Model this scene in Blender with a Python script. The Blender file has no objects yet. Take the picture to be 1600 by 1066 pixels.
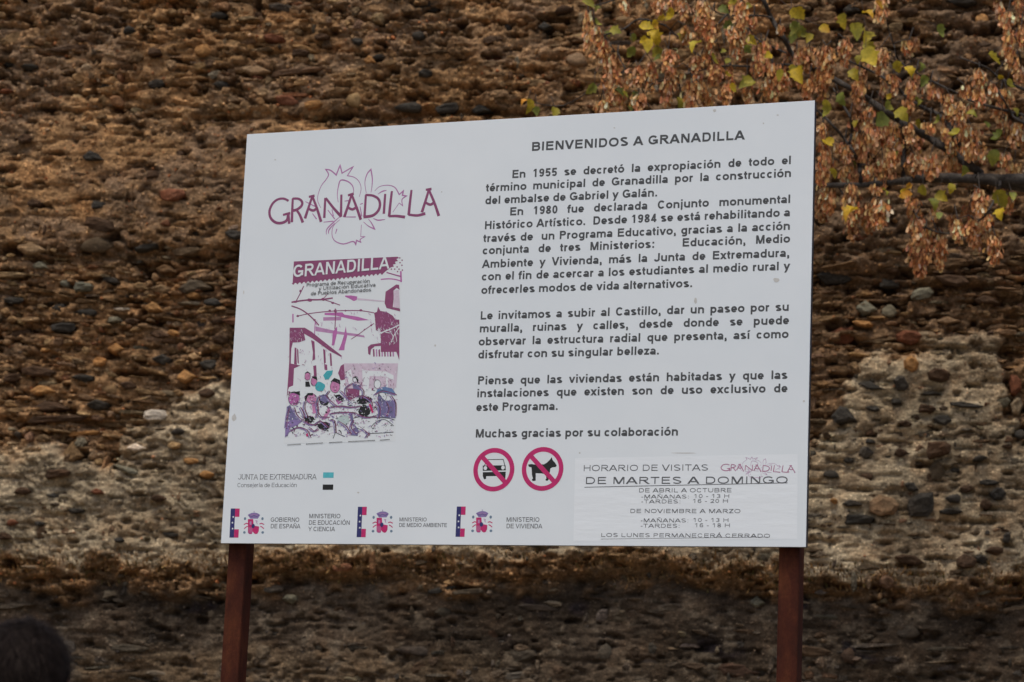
import bpy, bmesh, math, random
import numpy as np
from mathutils import Vector, Matrix, noise as mnoise

random.seed(7)
rng = np.random.default_rng(7)
S = bpy.context.scene
COL = S.collection

# ------------------------------------------------------------------ camera
EYE = Vector((0.0, 0.0, 1.5))
FPX, CX, CY = 3736.0, 800.0, 533.0          # focal length and centre for a 1600 px wide frame
up = Vector((0.04212493, 0.98278184, -0.17990371)).normalized()      # world up in camera axes
fwd = (Vector((0, 0, -1)) - up * Vector((0, 0, -1)).dot(up)).normalized()
rgt = fwd.cross(up).normalized()
M = Matrix((rgt, fwd, up))                  # camera axes -> world
cam_d = bpy.data.cameras.new('camera')
cam_d.sensor_width = 36.0
cam_d.lens = FPX * 36.0 / 1600.0
cam_d.clip_end = 2000
cam_d.dof.use_dof = True
cam_d.dof.focus_distance = 7.95
cam_d.dof.aperture_fstop = 5.2
cam = bpy.data.objects.new('camera', cam_d)
COL.objects.link(cam)
cam.matrix_world = Matrix.Translation(EYE) @ M.to_4x4()
S.camera = cam

# ------------------------------------------------------------------ daylight (bright overcast)
SUN_EL, SUN_AZ = 66.0, 200.0                # degrees; azimuth clockwise from +Y
w = bpy.data.worlds.new('World')
S.world = w
w.use_nodes = True
bg = w.node_tree.nodes['Background']
sky = w.node_tree.nodes.new('ShaderNodeTexSky')
sky.sky_type = 'NISHITA'
sky.sun_disc = False
sky.sun_elevation = math.radians(SUN_EL)
sky.sun_rotation = math.radians(SUN_AZ)
sky.dust_density = 4.0
sky.air_density = 1.0
sky.ozone_density = 1.0
w.node_tree.links.new(sky.outputs[0], bg.inputs[0])
bg.inputs[1].default_value = 0.115
sl = bpy.data.lights.new('sun', 'SUN')
sl.energy = 1.45
sl.angle = math.radians(20)
sl.color = (1.0, 0.962, 0.84)
sun = bpy.data.objects.new('sun', sl)
COL.objects.link(sun)
el, az = math.radians(SUN_EL), math.radians(SUN_AZ)
sdir = Vector((math.sin(az) * math.cos(el), math.cos(az) * math.cos(el), math.sin(el)))
sun.rotation_euler = sdir.to_track_quat('Z', 'Y').to_euler()
S.view_settings.view_transform = 'Standard'
S.view_settings.look = 'None'
S.view_settings.gamma = 1.0
S.view_settings.use_curve_mapping = False
S.view_settings.exposure = 0.26

# ------------------------------------------------------------------ helpers
def ray(px, py):
    return (M @ Vector((px - CX, CY - py, -FPX))).normalized()

def hit(px, py, p0, n):
    d = ray(px, py)
    return EYE + d * ((p0 - EYE).dot(n) / d.dot(n))

def at_depth(px, py, depth):
    d = ray(px, py)
    return EYE + d * (depth / d.y)

def link(name, data, parent=None):
    o = bpy.data.objects.new(name, data)
    COL.objects.link(o)
    if parent is not None:
        o.parent = parent
    return o

def tag(o, label=None, cat=None, group=None, kind=None):
    if label: o['label'] = label
    if cat: o['category'] = cat
    if group: o['group'] = group
    if kind: o['kind'] = kind
    return o

def empty(name, loc, rotz, label, cat, group=None):
    o = bpy.data.objects.new(name, None)
    COL.objects.link(o)
    o.location = loc
    o.rotation_euler = (0, 0, rotz)
    return tag(o, label, cat, group)

def mesh_from(name, V, F, mat=None, col=None, smooth=False, mats=None, midx=None):
    m = bpy.data.meshes.new(name)
    V = np.asarray(V, dtype=np.float32).reshape(-1, 3)
    if isinstance(F, np.ndarray):
        k = F.shape[1]
        m.vertices.add(len(V)); m.vertices.foreach_set('co', V.ravel())
        m.loops.add(F.size); m.loops.foreach_set('vertex_index', F.astype(np.int32).ravel())
        m.polygons.add(len(F))
        m.polygons.foreach_set('loop_start', np.arange(0, F.size, k, dtype=np.int32))
        m.polygons.foreach_set('loop_total', np.full(len(F), k, dtype=np.int32))
        m.update(calc_edges=True)
    else:
        m.from_pydata([tuple(map(float, v)) for v in V], [], F)
    if mat: m.materials.append(mat)
    for x in mats or (): m.materials.append(x)
    if midx is not None: m.polygons.foreach_set('material_index', np.asarray(midx, dtype=np.int32))
    if col is not None:
        a = m.color_attributes.new('Col', 'FLOAT_COLOR', 'POINT')
        c = np.ones((len(V), 4), dtype=np.float32); c[:, :3] = col
        a.data.foreach_set('color', c.ravel())
    m.polygons.foreach_set('use_smooth', [smooth] * len(m.polygons))
    m.update()
    return m

def box_bm(bm, x0, x1, y0, y1, z0, z1, bevel=0.0):
    vs = [bm.verts.new((x, y, z)) for x in (x0, x1) for y in (y0, y1) for z in (z0, z1)]
    fs = []
    for q in ((0, 1, 3, 2), (4, 6, 7, 5), (0, 4, 5, 1), (2, 3, 7, 6), (0, 2, 6, 4), (1, 5, 7, 3)):
        fs.append(bm.faces.new([vs[i] for i in q]))
    if bevel:
        es = list({e for f in fs for e in f.edges})
        bmesh.ops.bevel(bm, geom=es, offset=bevel, segments=2, affect='EDGES', profile=0.5)
    return vs

def bm_obj(name, bm, mat, parent=None, smooth=False):
    bmesh.ops.recalc_face_normals(bm, faces=bm.faces)
    m = bpy.data.meshes.new(name)
    bm.to_mesh(m); bm.free()
    m.materials.append(mat)
    if smooth:
        m.polygons.foreach_set('use_smooth', [True] * len(m.polygons))
    return link(name, m, parent)

def vnoise(x, y, seed=0):
    x = np.asarray(x, dtype=np.float64); y = np.asarray(y, dtype=np.float64)
    xi = np.floor(x).astype(np.int64); yi = np.floor(y).astype(np.int64)
    fx = x - xi; fy = y - yi
    fx = fx * fx * fx * (fx * (fx * 6 - 15) + 10); fy = fy * fy * fy * (fy * (fy * 6 - 15) + 10)
    def h(a, b):
        n = (a * 374761393 + b * 668265263 + seed * 2147483647) & 0xffffffff
        n = ((n ^ (n >> 13)) * 1274126177) & 0xffffffff
        n = ((n ^ (n >> 15)) * 2246822519) & 0xffffffff
        return ((n ^ (n >> 16)) & 0xffffff) / 16777215.0
    a, b, c, d = h(xi, yi), h(xi + 1, yi), h(xi, yi + 1), h(xi + 1, yi + 1)
    return (a * (1 - fx) + b * fx) * (1 - fy) + (c * (1 - fx) + d * fx) * fy - 0.5

def fbm(x, y, seed, octs=4, gain=0.5):
    r = 0; a = 1.0
    for k in range(octs):
        r = r + a * vnoise(x * 2 ** k, y * 2 ** k, seed + 17 * k); a *= gain
    return r

# ------------------------------------------------------------------ materials
def mat(name, rgb=(0.5, 0.5, 0.5), rough=0.8, metal=0.0, spec=0.3):
    m = bpy.data.materials.new(name)
    m.use_nodes = True
    b = m.node_tree.nodes['Principled BSDF']
    b.inputs['Base Color'].default_value = (*rgb, 1)
    b.inputs['Roughness'].default_value = rough
    b.inputs['Metallic'].default_value = metal
    b.inputs['Specular IOR Level'].default_value = spec
    return m

def nd(m, t, **kw):
    n = m.node_tree.nodes.new(t)
    for k, v in kw.items():
        if k in n.inputs: n.inputs[k].default_value = v
        else: setattr(n, k, v)
    return n

def lk(m, a, b): m.node_tree.links.new(a, b)

def ramp(m, fac, stops):
    r = nd(m, 'ShaderNodeValToRGB')
    e = r.color_ramp.elements
    while len(e) < len(stops): e.new(0.5)
    for i, (p, c) in enumerate(stops):
        e[i].position = p
        e[i].color = (c, c, c, 1) if not isinstance(c, tuple) else (*c, 1)
    lk(m, fac, r.inputs[0])
    return r.outputs[0]

def mul(m, a, b, blend='MULTIPLY', fac=1.0):
    x = nd(m, 'ShaderNodeMix', data_type='RGBA', blend_type=blend)
    x.inputs[0].default_value = fac
    lk(m, a, x.inputs[6]); lk(m, b, x.inputs[7])
    return x.outputs[2]

def tex_coord(m, sc=(1, 1, 1)):
    t = nd(m, 'ShaderNodeTexCoord')
    mp = nd(m, 'ShaderNodeMapping')
    mp.inputs['Scale'].default_value = sc
    lk(m, t.outputs['Object'], mp.inputs[0])
    return mp.outputs[0]

def noise_tex(m, vec, scale, detail=4, rough=0.6):
    n = nd(m, 'ShaderNodeTexNoise')
    n.inputs['Scale'].default_value = scale
    n.inputs['Detail'].default_value = detail
    n.inputs['Roughness'].default_value = rough
    lk(m, vec, n.inputs['Vector'])
    return n.outputs['Fac']

def bump(m, h, strength, dist, normal=None):
    b = nd(m, 'ShaderNodeBump')
    b.inputs['Strength'].default_value = strength
    b.inputs['Distance'].default_value = dist
    lk(m, h, b.inputs['Height'])
    if normal is not None: lk(m, normal, b.inputs['Normal'])
    return b.outputs[0]

def rubble_mat(name, use_object_color, fine=1.0):
    m = mat(name, rough=0.93, spec=0.12)
    b = m.node_tree.nodes['Principled BSDF']
    v = tex_coord(m)
    va = tex_coord(m, (1, 1, 2.6))
    if use_object_color:
        src = nd(m, 'ShaderNodeObjectInfo').outputs['Color']
        g = nd(m, 'ShaderNodeNewGeometry')
        v = g.outputs['Position']
        mp = nd(m, 'ShaderNodeMapping'); mp.inputs['Scale'].default_value = (1, 1, 2.6)
        lk(m, v, mp.inputs[0]); va = mp.outputs[0]
    else:
        src = nd(m, 'ShaderNodeAttribute', attribute_name='Col').outputs['Color']
    n1 = noise_tex(m, va, 22, 5, 0.7)
    n2 = noise_tex(m, v, 90, 4, 0.7)
    c = mul(m, src, ramp(m, n1, [(0.25, 0.50), (0.5, 1.0), (0.75, 1.55)]))
    c = mul(m, c, ramp(m, n2, [(0.28, 0.55), (0.5, 1.0), (0.72, 1.5)]))
    n3 = noise_tex(m, v, 5, 3, 0.6)
    tint = ramp(m, n3, [(0.3, (1.06, 0.96, 0.88)), (0.5, (1, 1, 1)), (0.7, (0.95, 0.98, 1.02))])
    c = mul(m, c, tint)
    if not use_object_color:
        vo = nd(m, 'ShaderNodeTexVoronoi'); vo.inputs['Scale'].default_value = 75
        lk(m, v, vo.inputs['Vector'])
        sep = nd(m, 'ShaderNodeSeparateColor'); lk(m, vo.outputs['Color'], sep.inputs[0])
        grain = ramp(m, sep.outputs[0], [(0.0, 0.55), (0.25, 0.9), (0.82, 1.1), (0.93, 2.1)])
        edge = ramp(m, vo.outputs['Distance'], [(0.25, 1.0), (0.6, 0.0)])
        mx = nd(m, 'ShaderNodeMix', data_type='RGBA', blend_type='MULTIPLY')
        lk(m, edge, mx.inputs[0]); lk(m, c, mx.inputs[6]); lk(m, grain, mx.inputs[7])
        c = mx.outputs[2]
        nb = bump(m, vo.outputs['Distance'], 0.6, -0.006)
    else:
        nb = None
    lk(m, c, b.inputs['Base Color'])
    nb = bump(m, n1, 0.6, 0.014, nb)
    lk(m, bump(m, n2, 0.7, 0.008, nb), b.inputs['Normal'])
    return m

M_MORTAR = rubble_mat('eroded_mortar', False)
M_STONE = rubble_mat('slate_stone', True)
M_RUBBLE = rubble_mat('slate_rubble', False)

def print_mat(name, rgb, rough=0.45):
    m = mat(name, rgb, rough, spec=0.35)
    b = m.node_tree.nodes['Principled BSDF']
    v = tex_coord(m)
    n = noise_tex(m, v, 60, 4)
    rg = nd(m, 'ShaderNodeRGB'); rg.outputs[0].default_value = (*rgb, 1)
    lk(m, mul(m, rg.outputs[0], ramp(m, n, [(0.3, 0.88), (0.7, 1.12)])), b.inputs['Base Color'])
    return m

# ------------------------------------------------------------------ ground
G_m = mat('packed_earth', (0.2, 0.15, 0.1), 0.95)
gv = tex_coord(G_m)
gb = G_m.node_tree.nodes['Principled BSDF']
lk(G_m, ramp(G_m, noise_tex(G_m, gv, 1.5, 8), [(0.3, (0.13, 0.10, 0.07)), (0.6, (0.24, 0.19, 0.13)), (0.8, (0.16, 0.16, 0.09))]), gb.inputs['Base Color'])
lk(G_m, bump(G_m, noise_tex(G_m, gv, 14, 6), 0.6, 0.05), gb.inputs['Normal'])
g = link('ground', mesh_from('ground', [(-400, -400, 0), (400, -400, 0), (400, 400, 0), (-400, 400, 0)], [(0, 1, 2, 3)], G_m))
g['kind'] = 'structure'

# ------------------------------------------------------------------ castle wall
YAW = math.radians(-9.0)
WS = Vector((math.cos(YAW), math.sin(YAW), 0))     # along the wall
WN = Vector((math.sin(YAW), -math.cos(YAW), 0))    # out of the wall, towards the viewer
W0 = Vector((0, 14.0, 0))
wall = empty('castle_wall', W0, YAW, 'old brown rubble castle wall of slate stones with patches of pale mortar, behind the sign', 'wall')
Minv = M.transposed()

def wall_loc(px, py):
    p = hit(px, py, W0, WN) - W0
    return p.dot(WS), p.z

def wall_px(s, z):
    s = np.asarray(s, dtype=float); z = np.asarray(z, dtype=float)
    X = s * WS.x - EYE.x; Y = W0.y + s * WS.y - EYE.y; Z = z - EYE.z
    c = [Minv[i][0] * X + Minv[i][1] * Y + Minv[i][2] * Z for i in range(3)]
    return CX - FPX * c[0] / c[2], CY + FPX * c[1] / c[2]
PXM = FPX / 14.0                                    # pixels per metre on the wall

PT_X = [-900, -400, -40, 0, 120, 180, 192, 235, 300, 350, 400, 700, 1000, 1200, 1268, 1300, 1315, 1345, 1400, 1480, 1560, 1572, 1585, 1640, 1760, 2000, 2600]
PT_Y = [690, 730, 712, 706, 722, 712, 640, 620, 612, 594, 602, 640, 655, 705, 690, 655, 600, 556, 546, 538, 552, 600, 690, 705, 640, 700, 690]
BT_X = [-900, 0, 300, 700, 1000, 1290, 1450, 1600, 2600]
BT_Y = [860, 866, 872, 862, 868, 884, 892, 888, 890]

def sstep(a, b, x):
    t = np.clip((x - a) / (b - a), 0, 1)
    return t * t * (3 - 2 * t)

def zones(s, z):
    px, py = wall_px(s, z)
    wx = px + 26 * fbm(s * 5, z * 5, 11, 4, 0.6)
    wy = py + 34 * fbm(s * 5, z * 7, 12, 4, 0.6)
    top = np.interp(wx, PT_X, PT_Y); bot = np.interp(wx, BT_X, BT_Y) + 34 * fbm(s * 1.1, z * 0.7, 14, 3, 0.6)
    top = top + 40 * fbm(s * 2.2, z * 2.6, 15, 3, 0.6)
    pale = sstep(-22, 20, wy - top) * (0.80 + 0.2 * sstep(-.25, .05, fbm(s * 4, z * 7, 16, 4, .6))) * (1 - sstep(-6, 10, wy - bot))
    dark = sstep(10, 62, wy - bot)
    rim = sstep(-14, 4, wy - bot) * (1 - sstep(14, 60, wy - bot))
    lay = sstep(372, 410, wy) * (1 - pale) * (1 - sstep(-4, 6, wy - bot))
    lay = lay * (1 - 0.0 * wx)
    plain = sstep(185, 205, wy) * (1 - sstep(360, 400, wy)) * (1 - sstep(1150, 1300, wx) * 0.35)
    return px, py, wx, wy, pale, dark, rim, lay, plain

GROOVES = [  # px polyline, half width px, depth m
    ([(300, 186), (420, 180), (520, 186), (640, 178), (760, 176), (840, 180)], 6, 0.07),
    ([(120, 408), (200, 398), (260, 392), (330, 402), (400, 396)], 6, 0.05),
    ([(205, 414), (260, 425), (300, 417), (350, 410)], 6, 0.08),
    ([(0, 172), (80, 170), (200, 172), (260, 166), (340, 172)], 3, 0.04),
    ([(-300, 410), (0, 395), (60, 402), (110, 410)], 4, 0.05),
    ([(1270, 432), (1380, 440), (1500, 447), (1600, 445), (1800, 440)], 6, 0.06),
    ([(1300, 536), (1360, 540)], 6, 0.07), ([(1440, 545), (1530, 545), (1600, 548)], 4, 0.05),
    ([(165, 655), (210, 653)], 4, 0.06), ([(30, 632), (110, 638)], 3, 0.03),
    ([(-300, 902), (0, 903), (200, 906), (330, 902), (500, 908), (800, 905), (1290, 922), (1450, 930), (1600, 928), (2000, 930)], 12, 0.035),
    ([(180, 3), (260, 8), (300, 4)], 8, 0.08), ([(960, 40), (1080, 46)], 6, 0.05), ([(1440, 10), (1560, 4)], 6, 0.06),
]

def height(s, z, full=False):
    s = np.asarray(s, dtype=float); z = np.asarray(z, dtype=float)
    px, py, wx, wy, pale, dark, rim, lay, plain = zones(s, z)
    h = 0.07 * fbm(s * 1.3, z * 1.6, 1, 3)
    rough = (0.36 + 0.64 * (1 - plain)) * (1 - (0.45 + 0.35 * sstep(1150, 1300, px)) * pale) * (1 - 0.6 * dark)
    h = h + rough * (0.034 - 0.018 * dark) * fbm(s * 7, z * 14, 2, 4, 0.62)
    h = h + (0.25 + 0.75 * rough) * 0.019 * fbm(s * 30, z * 48, 3, 2, 0.7)
    rid = 1 - np.abs(fbm(s * 6, z * 15, 5, 3)) * 3.2
    h = h - rough * 0.035 * np.clip(rid - 0.55, 0, 1) * (0.4 + 0.6 * (1 - plain))
    pit = np.clip(fbm(s * 10, z * 24, 8, 3, 0.6) - 0.24, 0, 1)
    h = h - (0.34 - 0.16 * plain - 0.20 * pale - 0.2 * dark) * pit
    ph = z * 12 + 5.0 * fbm(s * 1.9, z * 2.6, 24, 5, 0.62) + 1.2 * np.sin(s * 1.3 + z)
    tt = ph - np.floor(ph)
    am = np.clip(fbm(s * 4.5, z * 9, 25, 3, 0.6) + 0.22, 0, 0.5) * 2
    right = sstep(1150, 1300, px)
    h = h + (0.030 + 0.010 * pale - 0.034 * pale * right) * am * (1 - 0.85 * dark) * (1 - 0.55 * plain) * ((1 - tt) ** 1.4 * sstep(0.0, 0.07, tt) - 0.35)
    slit = np.clip(fbm(s * 8 + 3 * z, z * 36, 18, 2, 0.5) - 0.20, 0, 0.12)
    h = h - 0.42 * (1 - 0.55 * plain) * (1 - 0.75 * dark) * (1 - 0.5 * pale) * slit
    h = h - 0.035 * lay + 0.012 * pale + 0.05 * rim - 0.045 * dark
    h = h + rim * 0.05 * fbm(s * 16, z * 22, 9, 4, 0.7)
    for pts, hw, dp in GROOVES:
        gx = [p[0] for p in pts]; gy = [p[1] for p in pts]
        yy = np.interp(px, gx, gy)
        inside = sstep(gx[0] - 12, gx[0] + 8, px) * (1 - sstep(gx[-1] - 8, gx[-1] + 12, px))
        wob = hw * (0.5 + 0.9 * (vnoise(s * 9, z * 3, 21) + 0.5))
        h = h - dp * inside * np.exp(-((py + 10 * vnoise(s * 6, z * 6, 22) - yy) / wob) ** 2)
    if full: return h, (px, py, wx, wy, pale, dark, rim, lay, plain)
    return h

def axis(lo, a, b, hi, fine, coarse):
    return np.concatenate([np.arange(lo, a, coarse), np.arange(a, b, fine), np.arange(b, hi + 1e-6, coarse)])
sx = axis(-9.0, -3.9, 3.9, 9.0, 0.0115, 0.08)
sz = axis(-0.2, 1.9, 6.25, 7.6, 0.0115, 0.08)
GS, GZ = np.meshgrid(sx, sz)
H, Z9 = height(GS, GZ, True)
px, py, wx, wy, pale, dark, rim, lay, plain = Z9
brown = np.stack([0.345 + 0 * H, 0.192 + 0 * H, 0.086 + 0 * H], -1)
f1 = (fbm(GS * 3, GZ * 4, 31, 4) + 0.5)[..., None]
brown = brown * (0.66 + 0.6 * f1)
blot = (0.62 * sstep(0.02, 0.30, fbm(GS * 1.5 + 4, GZ * 2.4, 32, 5, 0.62)))[..., None]
brown = brown * (1 - blot) + blot * np.array([0.115, 0.083, 0.056])
f2 = sstep(-0.1, 0.35, fbm(GS * 2.2, GZ * 3, 33, 3))[..., None]
brown = brown * (1 - f2) + f2 * np.array([0.23, 0.145, 0.085])
f3 = sstep(0.12, 0.4, fbm(GS * 8, GZ * 16, 35, 3))[..., None]
brown = brown * (1 - 0.6 * f3) + 0.6 * f3 * np.array([0.38, 0.22, 0.105])
palec = np.array([0.375, 0.292, 0.188]) * (0.68 + 0.56 * f1)
f4 = sstep(0.0, 0.35, fbm(GS * 5, GZ * 12, 37, 4))[..., None]
palec = palec * (1 - 0.4 * f4) + 0.4 * f4 * np.array([0.20, 0.14, 0.085])
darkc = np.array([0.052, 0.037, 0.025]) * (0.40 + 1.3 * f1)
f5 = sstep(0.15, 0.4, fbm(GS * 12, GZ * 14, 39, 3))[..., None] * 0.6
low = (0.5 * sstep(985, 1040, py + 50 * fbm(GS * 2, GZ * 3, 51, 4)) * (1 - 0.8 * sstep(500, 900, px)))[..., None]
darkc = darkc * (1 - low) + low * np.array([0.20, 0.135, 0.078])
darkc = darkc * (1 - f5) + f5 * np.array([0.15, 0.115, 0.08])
rimc = np.array([0.22, 0.125, 0.06]) * (0.6 + 0.9 * (fbm(GS * 14, GZ * 18, 41, 3) + 0.4)[..., None])
pit_shade = (0.55 * (1 - 0.6 * pale) * sstep(0.22, 0.36, fbm(GS * 10, GZ * 24, 8, 3, 0.6)))[..., None]      # shade of the hollows painted into the mortar colour
palec = palec * (1 - pit_shade) + pit_shade * np.array([0.13, 0.09, 0.06])
brown = brown * (1 - pit_shade) + pit_shade * np.array([0.07, 0.045, 0.03])
tone = brown * (1 - pale[..., None]) + palec * pale[..., None]
layd = (0.5 * lay * (1 - pale))[..., None]
tone = tone * (1 - layd) + layd * np.array([0.22, 0.125, 0.062])
tone = tone * (1 - rim[..., None]) + rimc * rim[..., None]
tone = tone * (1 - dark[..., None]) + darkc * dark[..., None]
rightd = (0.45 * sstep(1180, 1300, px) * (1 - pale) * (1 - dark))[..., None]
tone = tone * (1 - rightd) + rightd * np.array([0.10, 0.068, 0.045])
tone = np.clip(tone, 0.015, 0.7)
nr, nc = H.shape
V = np.stack([GS, -H, GZ], -1).reshape(-1, 3)
idx = np.arange(nr * nc).reshape(nr, nc)
F = np.stack([idx[:-1, :-1], idx[:-1, 1:], idx[1:, 1:], idx[1:, :-1]], -1).reshape(-1, 4)
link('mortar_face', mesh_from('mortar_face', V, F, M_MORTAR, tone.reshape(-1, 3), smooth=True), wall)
bm = bmesh.new()
box_bm(bm, -9.0, 9.0, 0.25, 1.6, -0.2, 7.6)
M_CORE = mat('wall_core', (0.16, 0.11, 0.07), 0.95)
bm_obj('wall_core', bm, M_CORE, wall)

# --- stones
def stone_shape(seed, n=9, rounded=False):
    r = random.Random(seed)
    out = []
    ph = r.uniform(0, 6.28)
    e = 2.0 if rounded else r.choice([1.25, 1.6, 2.4, 5.0])
    n = r.choice([6, 7, 7, 8]) if not rounded else n
    for i in range(n):
        a = 2 * math.pi * (i + r.uniform(-0.28, 0.28)) / n + ph / n
        c, s_ = math.cos(a), math.sin(a)
        rad = (abs(c) ** e + abs(s_) ** e) ** (-1 / e) * r.uniform(0.72, 1.12)
        out.append((rad * c * 0.5, rad * s_ * 0.5))
    tx, tz = r.uniform(-0.25, 0.25), r.uniform(-0.22, 0.35)
    Vv, Ff = [], []
    for (sc, d) in ((0.92, -1.0), (1.0, 0.15), (0.95, 0.72), (0.60, 0.98)):
        for (a, b) in out:
            k = sc * r.uniform(0.93, 1.06) if d > 0 else sc
            Vv.append((a * k, -(d + (tx * a + tz * b if d > 0.1 else 0) + (r.uniform(-0.16, 0.16) if d > 0.1 else 0)), b * k))
    Vv.append((0.0, -1.0 - r.uniform(-0.1, 0.15), 0.0))
    for k in range(3):
        for i in range(n):
            j = (i + 1) % n
            Ff.append((k * n + i, k * n + j, (k + 1) * n + j)); Ff.append((k * n + i, (k + 1) * n + j, (k + 1) * n + i))
    for i in range(n): Ff.append((3 * n + i, 3 * n + (i + 1) % n, 4 * n))
    return np.array(Vv), np.array(Ff)
SHAPES = [stone_shape(100 + i, 9, i % 6 == 0) for i in range(18)]
SMESH = []
for i, (v, f) in enumerate(SHAPES):
    m = mesh_from('stone', v, f, M_STONE, smooth=False)
    m.shade_smooth() if i % 6 == 0 else None
    SMESH.append(m)

PAL = {'k': (0.046, 0.040, 0.033), 'b': (0.068, 0.040, 0.024), 'r': (0.165, 0.065, 0.035), 'o': (0.36, 0.185, 0.07),
       't': (0.36, 0.23, 0.11), 'p': (0.50, 0.42, 0.33), 'g': (0.15, 0.135, 0.095), 'w': (0.72, 0.66, 0.56), 'm': (0.20, 0.125, 0.07)}
SPECIAL = """12,95,30,14,k 50,107,30,10,k 165,135,26,12,k 245,133,28,14,k 345,133,28,16,k 400,119,20,8,r 432,62,40,14,r 448,158,44,18,r
490,165,30,12,o 320,80,32,20,o 245,85,30,18,b 270,2,50,14,k 146,247,38,16,k 40,217,26,16,b 362,218,22,14,b 280,240,16,14,b 270,308,44,22,r
153,320,34,20,k 55,318,28,12,b 240,275,30,20,b 10,143,24,6,r 155,352,54,22,b,-20 306,365,44,26,k,12 368,367,34,18,k 230,385,46,11,k,16
106,426,30,20,t 100,443,16,12,g 132,450,28,16,g 173,438,32,10,k 268,518,18,12,o 236,480,32,16,o 175,497,28,14,g 205,500,26,12,b
135,488,34,12,k 215,543,38,18,g 175,543,32,18,o 152,563,24,14,o 285,587,36,22,o,10 325,567,36,20,k 70,546,22,8,o 185,481,30,5,p 60,415,28,12,g
65,611,46,14,o,5 75,636,70,16,b 150,632,50,17,k 130,677,48,7,o 90,655,90,12,b 325,615,32,14,b 95,742,38,14,b 22,818,20,10,r 250,780,26,14,b 325,743,22,12,o
300,722,26,10,o 280,676,24,10,k 275,697,22,10,t 85,775,24,7,k 65,820,16,8,k 200,735,42,10,g,-18 1302,430,62,24,k 1388,438,42,20,k 1492,437,58,20,b
1351,480,36,24,g 1440,458,34,18,g 1390,482,30,20,g 1318,521,42,24,r 1425,525,48,26,r 1340,554,32,6,t 1317,652,40,26,k 1470,588,38,26,b
1407,600,26,26,k 1358,604,46,14,k,-10 1425,570,26,28,o 1475,656,32,18,k 1448,640,24,12,b 1400,628,20,12,k 1510,634,52,8,k,-6 1452,616,34,6,k
1365,640,24,10,k 1415,662,26,10,b 1585,600,24,44,r 1381,790,46,30,m 1441,790,42,34,k 1407,708,20,16,b 1467,704,34,24,b 1424,762,22,14,k
1560,773,26,22,k 1540,790,18,18,b 1488,800,38,12,k 1330,788,32,10,k 1342,813,42,16,k 1304,785,12,8,o 1327,720,16,9,k 1490,780,22,14,k
1510,765,20,11,b 1574,700,16,7,b 1545,755,30,9,k 1510,878,32,20,b 1535,875,20,16,k 1555,862,28,14,b 1420,875,50,16,b 1573,842,12,14,k
1275,683,20,8,w 1420,20,36,16,b 1535,28,26,17,o 1505,4,50,12,k 1330,14,30,14,k 655,57,26,14,k 719,35,32,12,k 695,56,24,12,b 772,85,42,18,r
577,95,20,13,o 668,4,44,16,k 790,40,16,14,k 667,116,28,14,k 903,95,38,22,m 560,66,24,14,k 590,90,22,9,k 620,110,40,14,b 505,60,26,10,b
640,168,44,16,k 700,168,40,14,k 750,170,36,14,k 850,40,24,14,k 880,15,30,12,b 470,85,26,12,b 395,20,26,12,b 340,25,34,12,k 205,52,20,12,k 130,65,22,10,b
1180,735,30,16,g 1300,742,30,12,k 1355,745,22,12,b 453,935,24,16,g 1182,941,26,18,g 210,700,36,14,p 240,650,40,18,p 390,900,20,10,o
1495,735,18,10,k 1530,718,22,8,k 1360,690,20,10,k 1595,680,20,14,k 1395,420,24,8,b 1540,470,40,12,b 1350,505,36,10,o 1560,510,44,12,m 1480,500,40,12,m
20,470,36,12,k 25,520,44,14,b 100,512,44,14,k 60,580,60,16,b 130,590,40,14,k 245,520,40,14,b 330,470,34,12,k 340,500,28,10,b 345,530,30,16,b 300,460,24,10,o
20,590,30,12,b 195,600,30,14,b 250,560,40,16,k 90,480,24,16,k 12,840,24,12,b 120,800,26,9,k 190,845,20,8,k 265,835,30,8,k 40,770,28,12,b 155,770,24,9,r"""
ind = []      # individual stones: (s, z, w, h, rot, shape, color, protrusion)
boxes = []
for tok in SPECIAL.split():
    f = tok.split(',')
    x, y, ww, hh = map(float, f[:4]); rot = float(f[5]) if len(f) > 5 else random.uniform(-6, 6)
    s_, z_ = wall_loc(x, y)
    c = np.array(PAL[f[4]]) * random.uniform(0.85, 1.2)
    ind.append((s_, z_, ww / PXM * 1.06, hh / PXM * 1.12, math.radians(rot), random.randrange(18), c, random.uniform(0.016, 0.034)))
    boxes.append((s_, z_, ww / PXM, hh / PXM))
boxes = np.array(boxes)

def stone_colour(py, pale, dark, rightness, r):
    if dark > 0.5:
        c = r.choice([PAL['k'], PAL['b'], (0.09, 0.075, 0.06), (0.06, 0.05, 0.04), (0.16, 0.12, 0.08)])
    elif pale > 0.5:
        c = r.choice([PAL['k'], PAL['k'], PAL['b'], PAL['b'], (0.055, 0.04, 0.028), (0.11, 0.08, 0.05), (0.07, 0.05, 0.035), (0.15, 0.10, 0.06), (0.15, 0.08, 0.045)])
    else:
        c = r.choices([PAL['k'], PAL['b'], (0.13, 0.08, 0.05), (0.19, 0.12, 0.065), PAL['r'], (0.27, 0.155, 0.075), PAL['g'], (0.33, 0.20, 0.10), (0.24, 0.17, 0.11)],
                      [1.9, 2.6, 3.4, 3.8, 1.0, 2.4, 0.9, 1.2, 1.6])[0]
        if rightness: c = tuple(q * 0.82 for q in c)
    k = r.uniform(0.8, 1.35)
    return np.array(c) * k * np.array([r.uniform(0.92, 1.08), 1, r.uniform(0.9, 1.1)])

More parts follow.
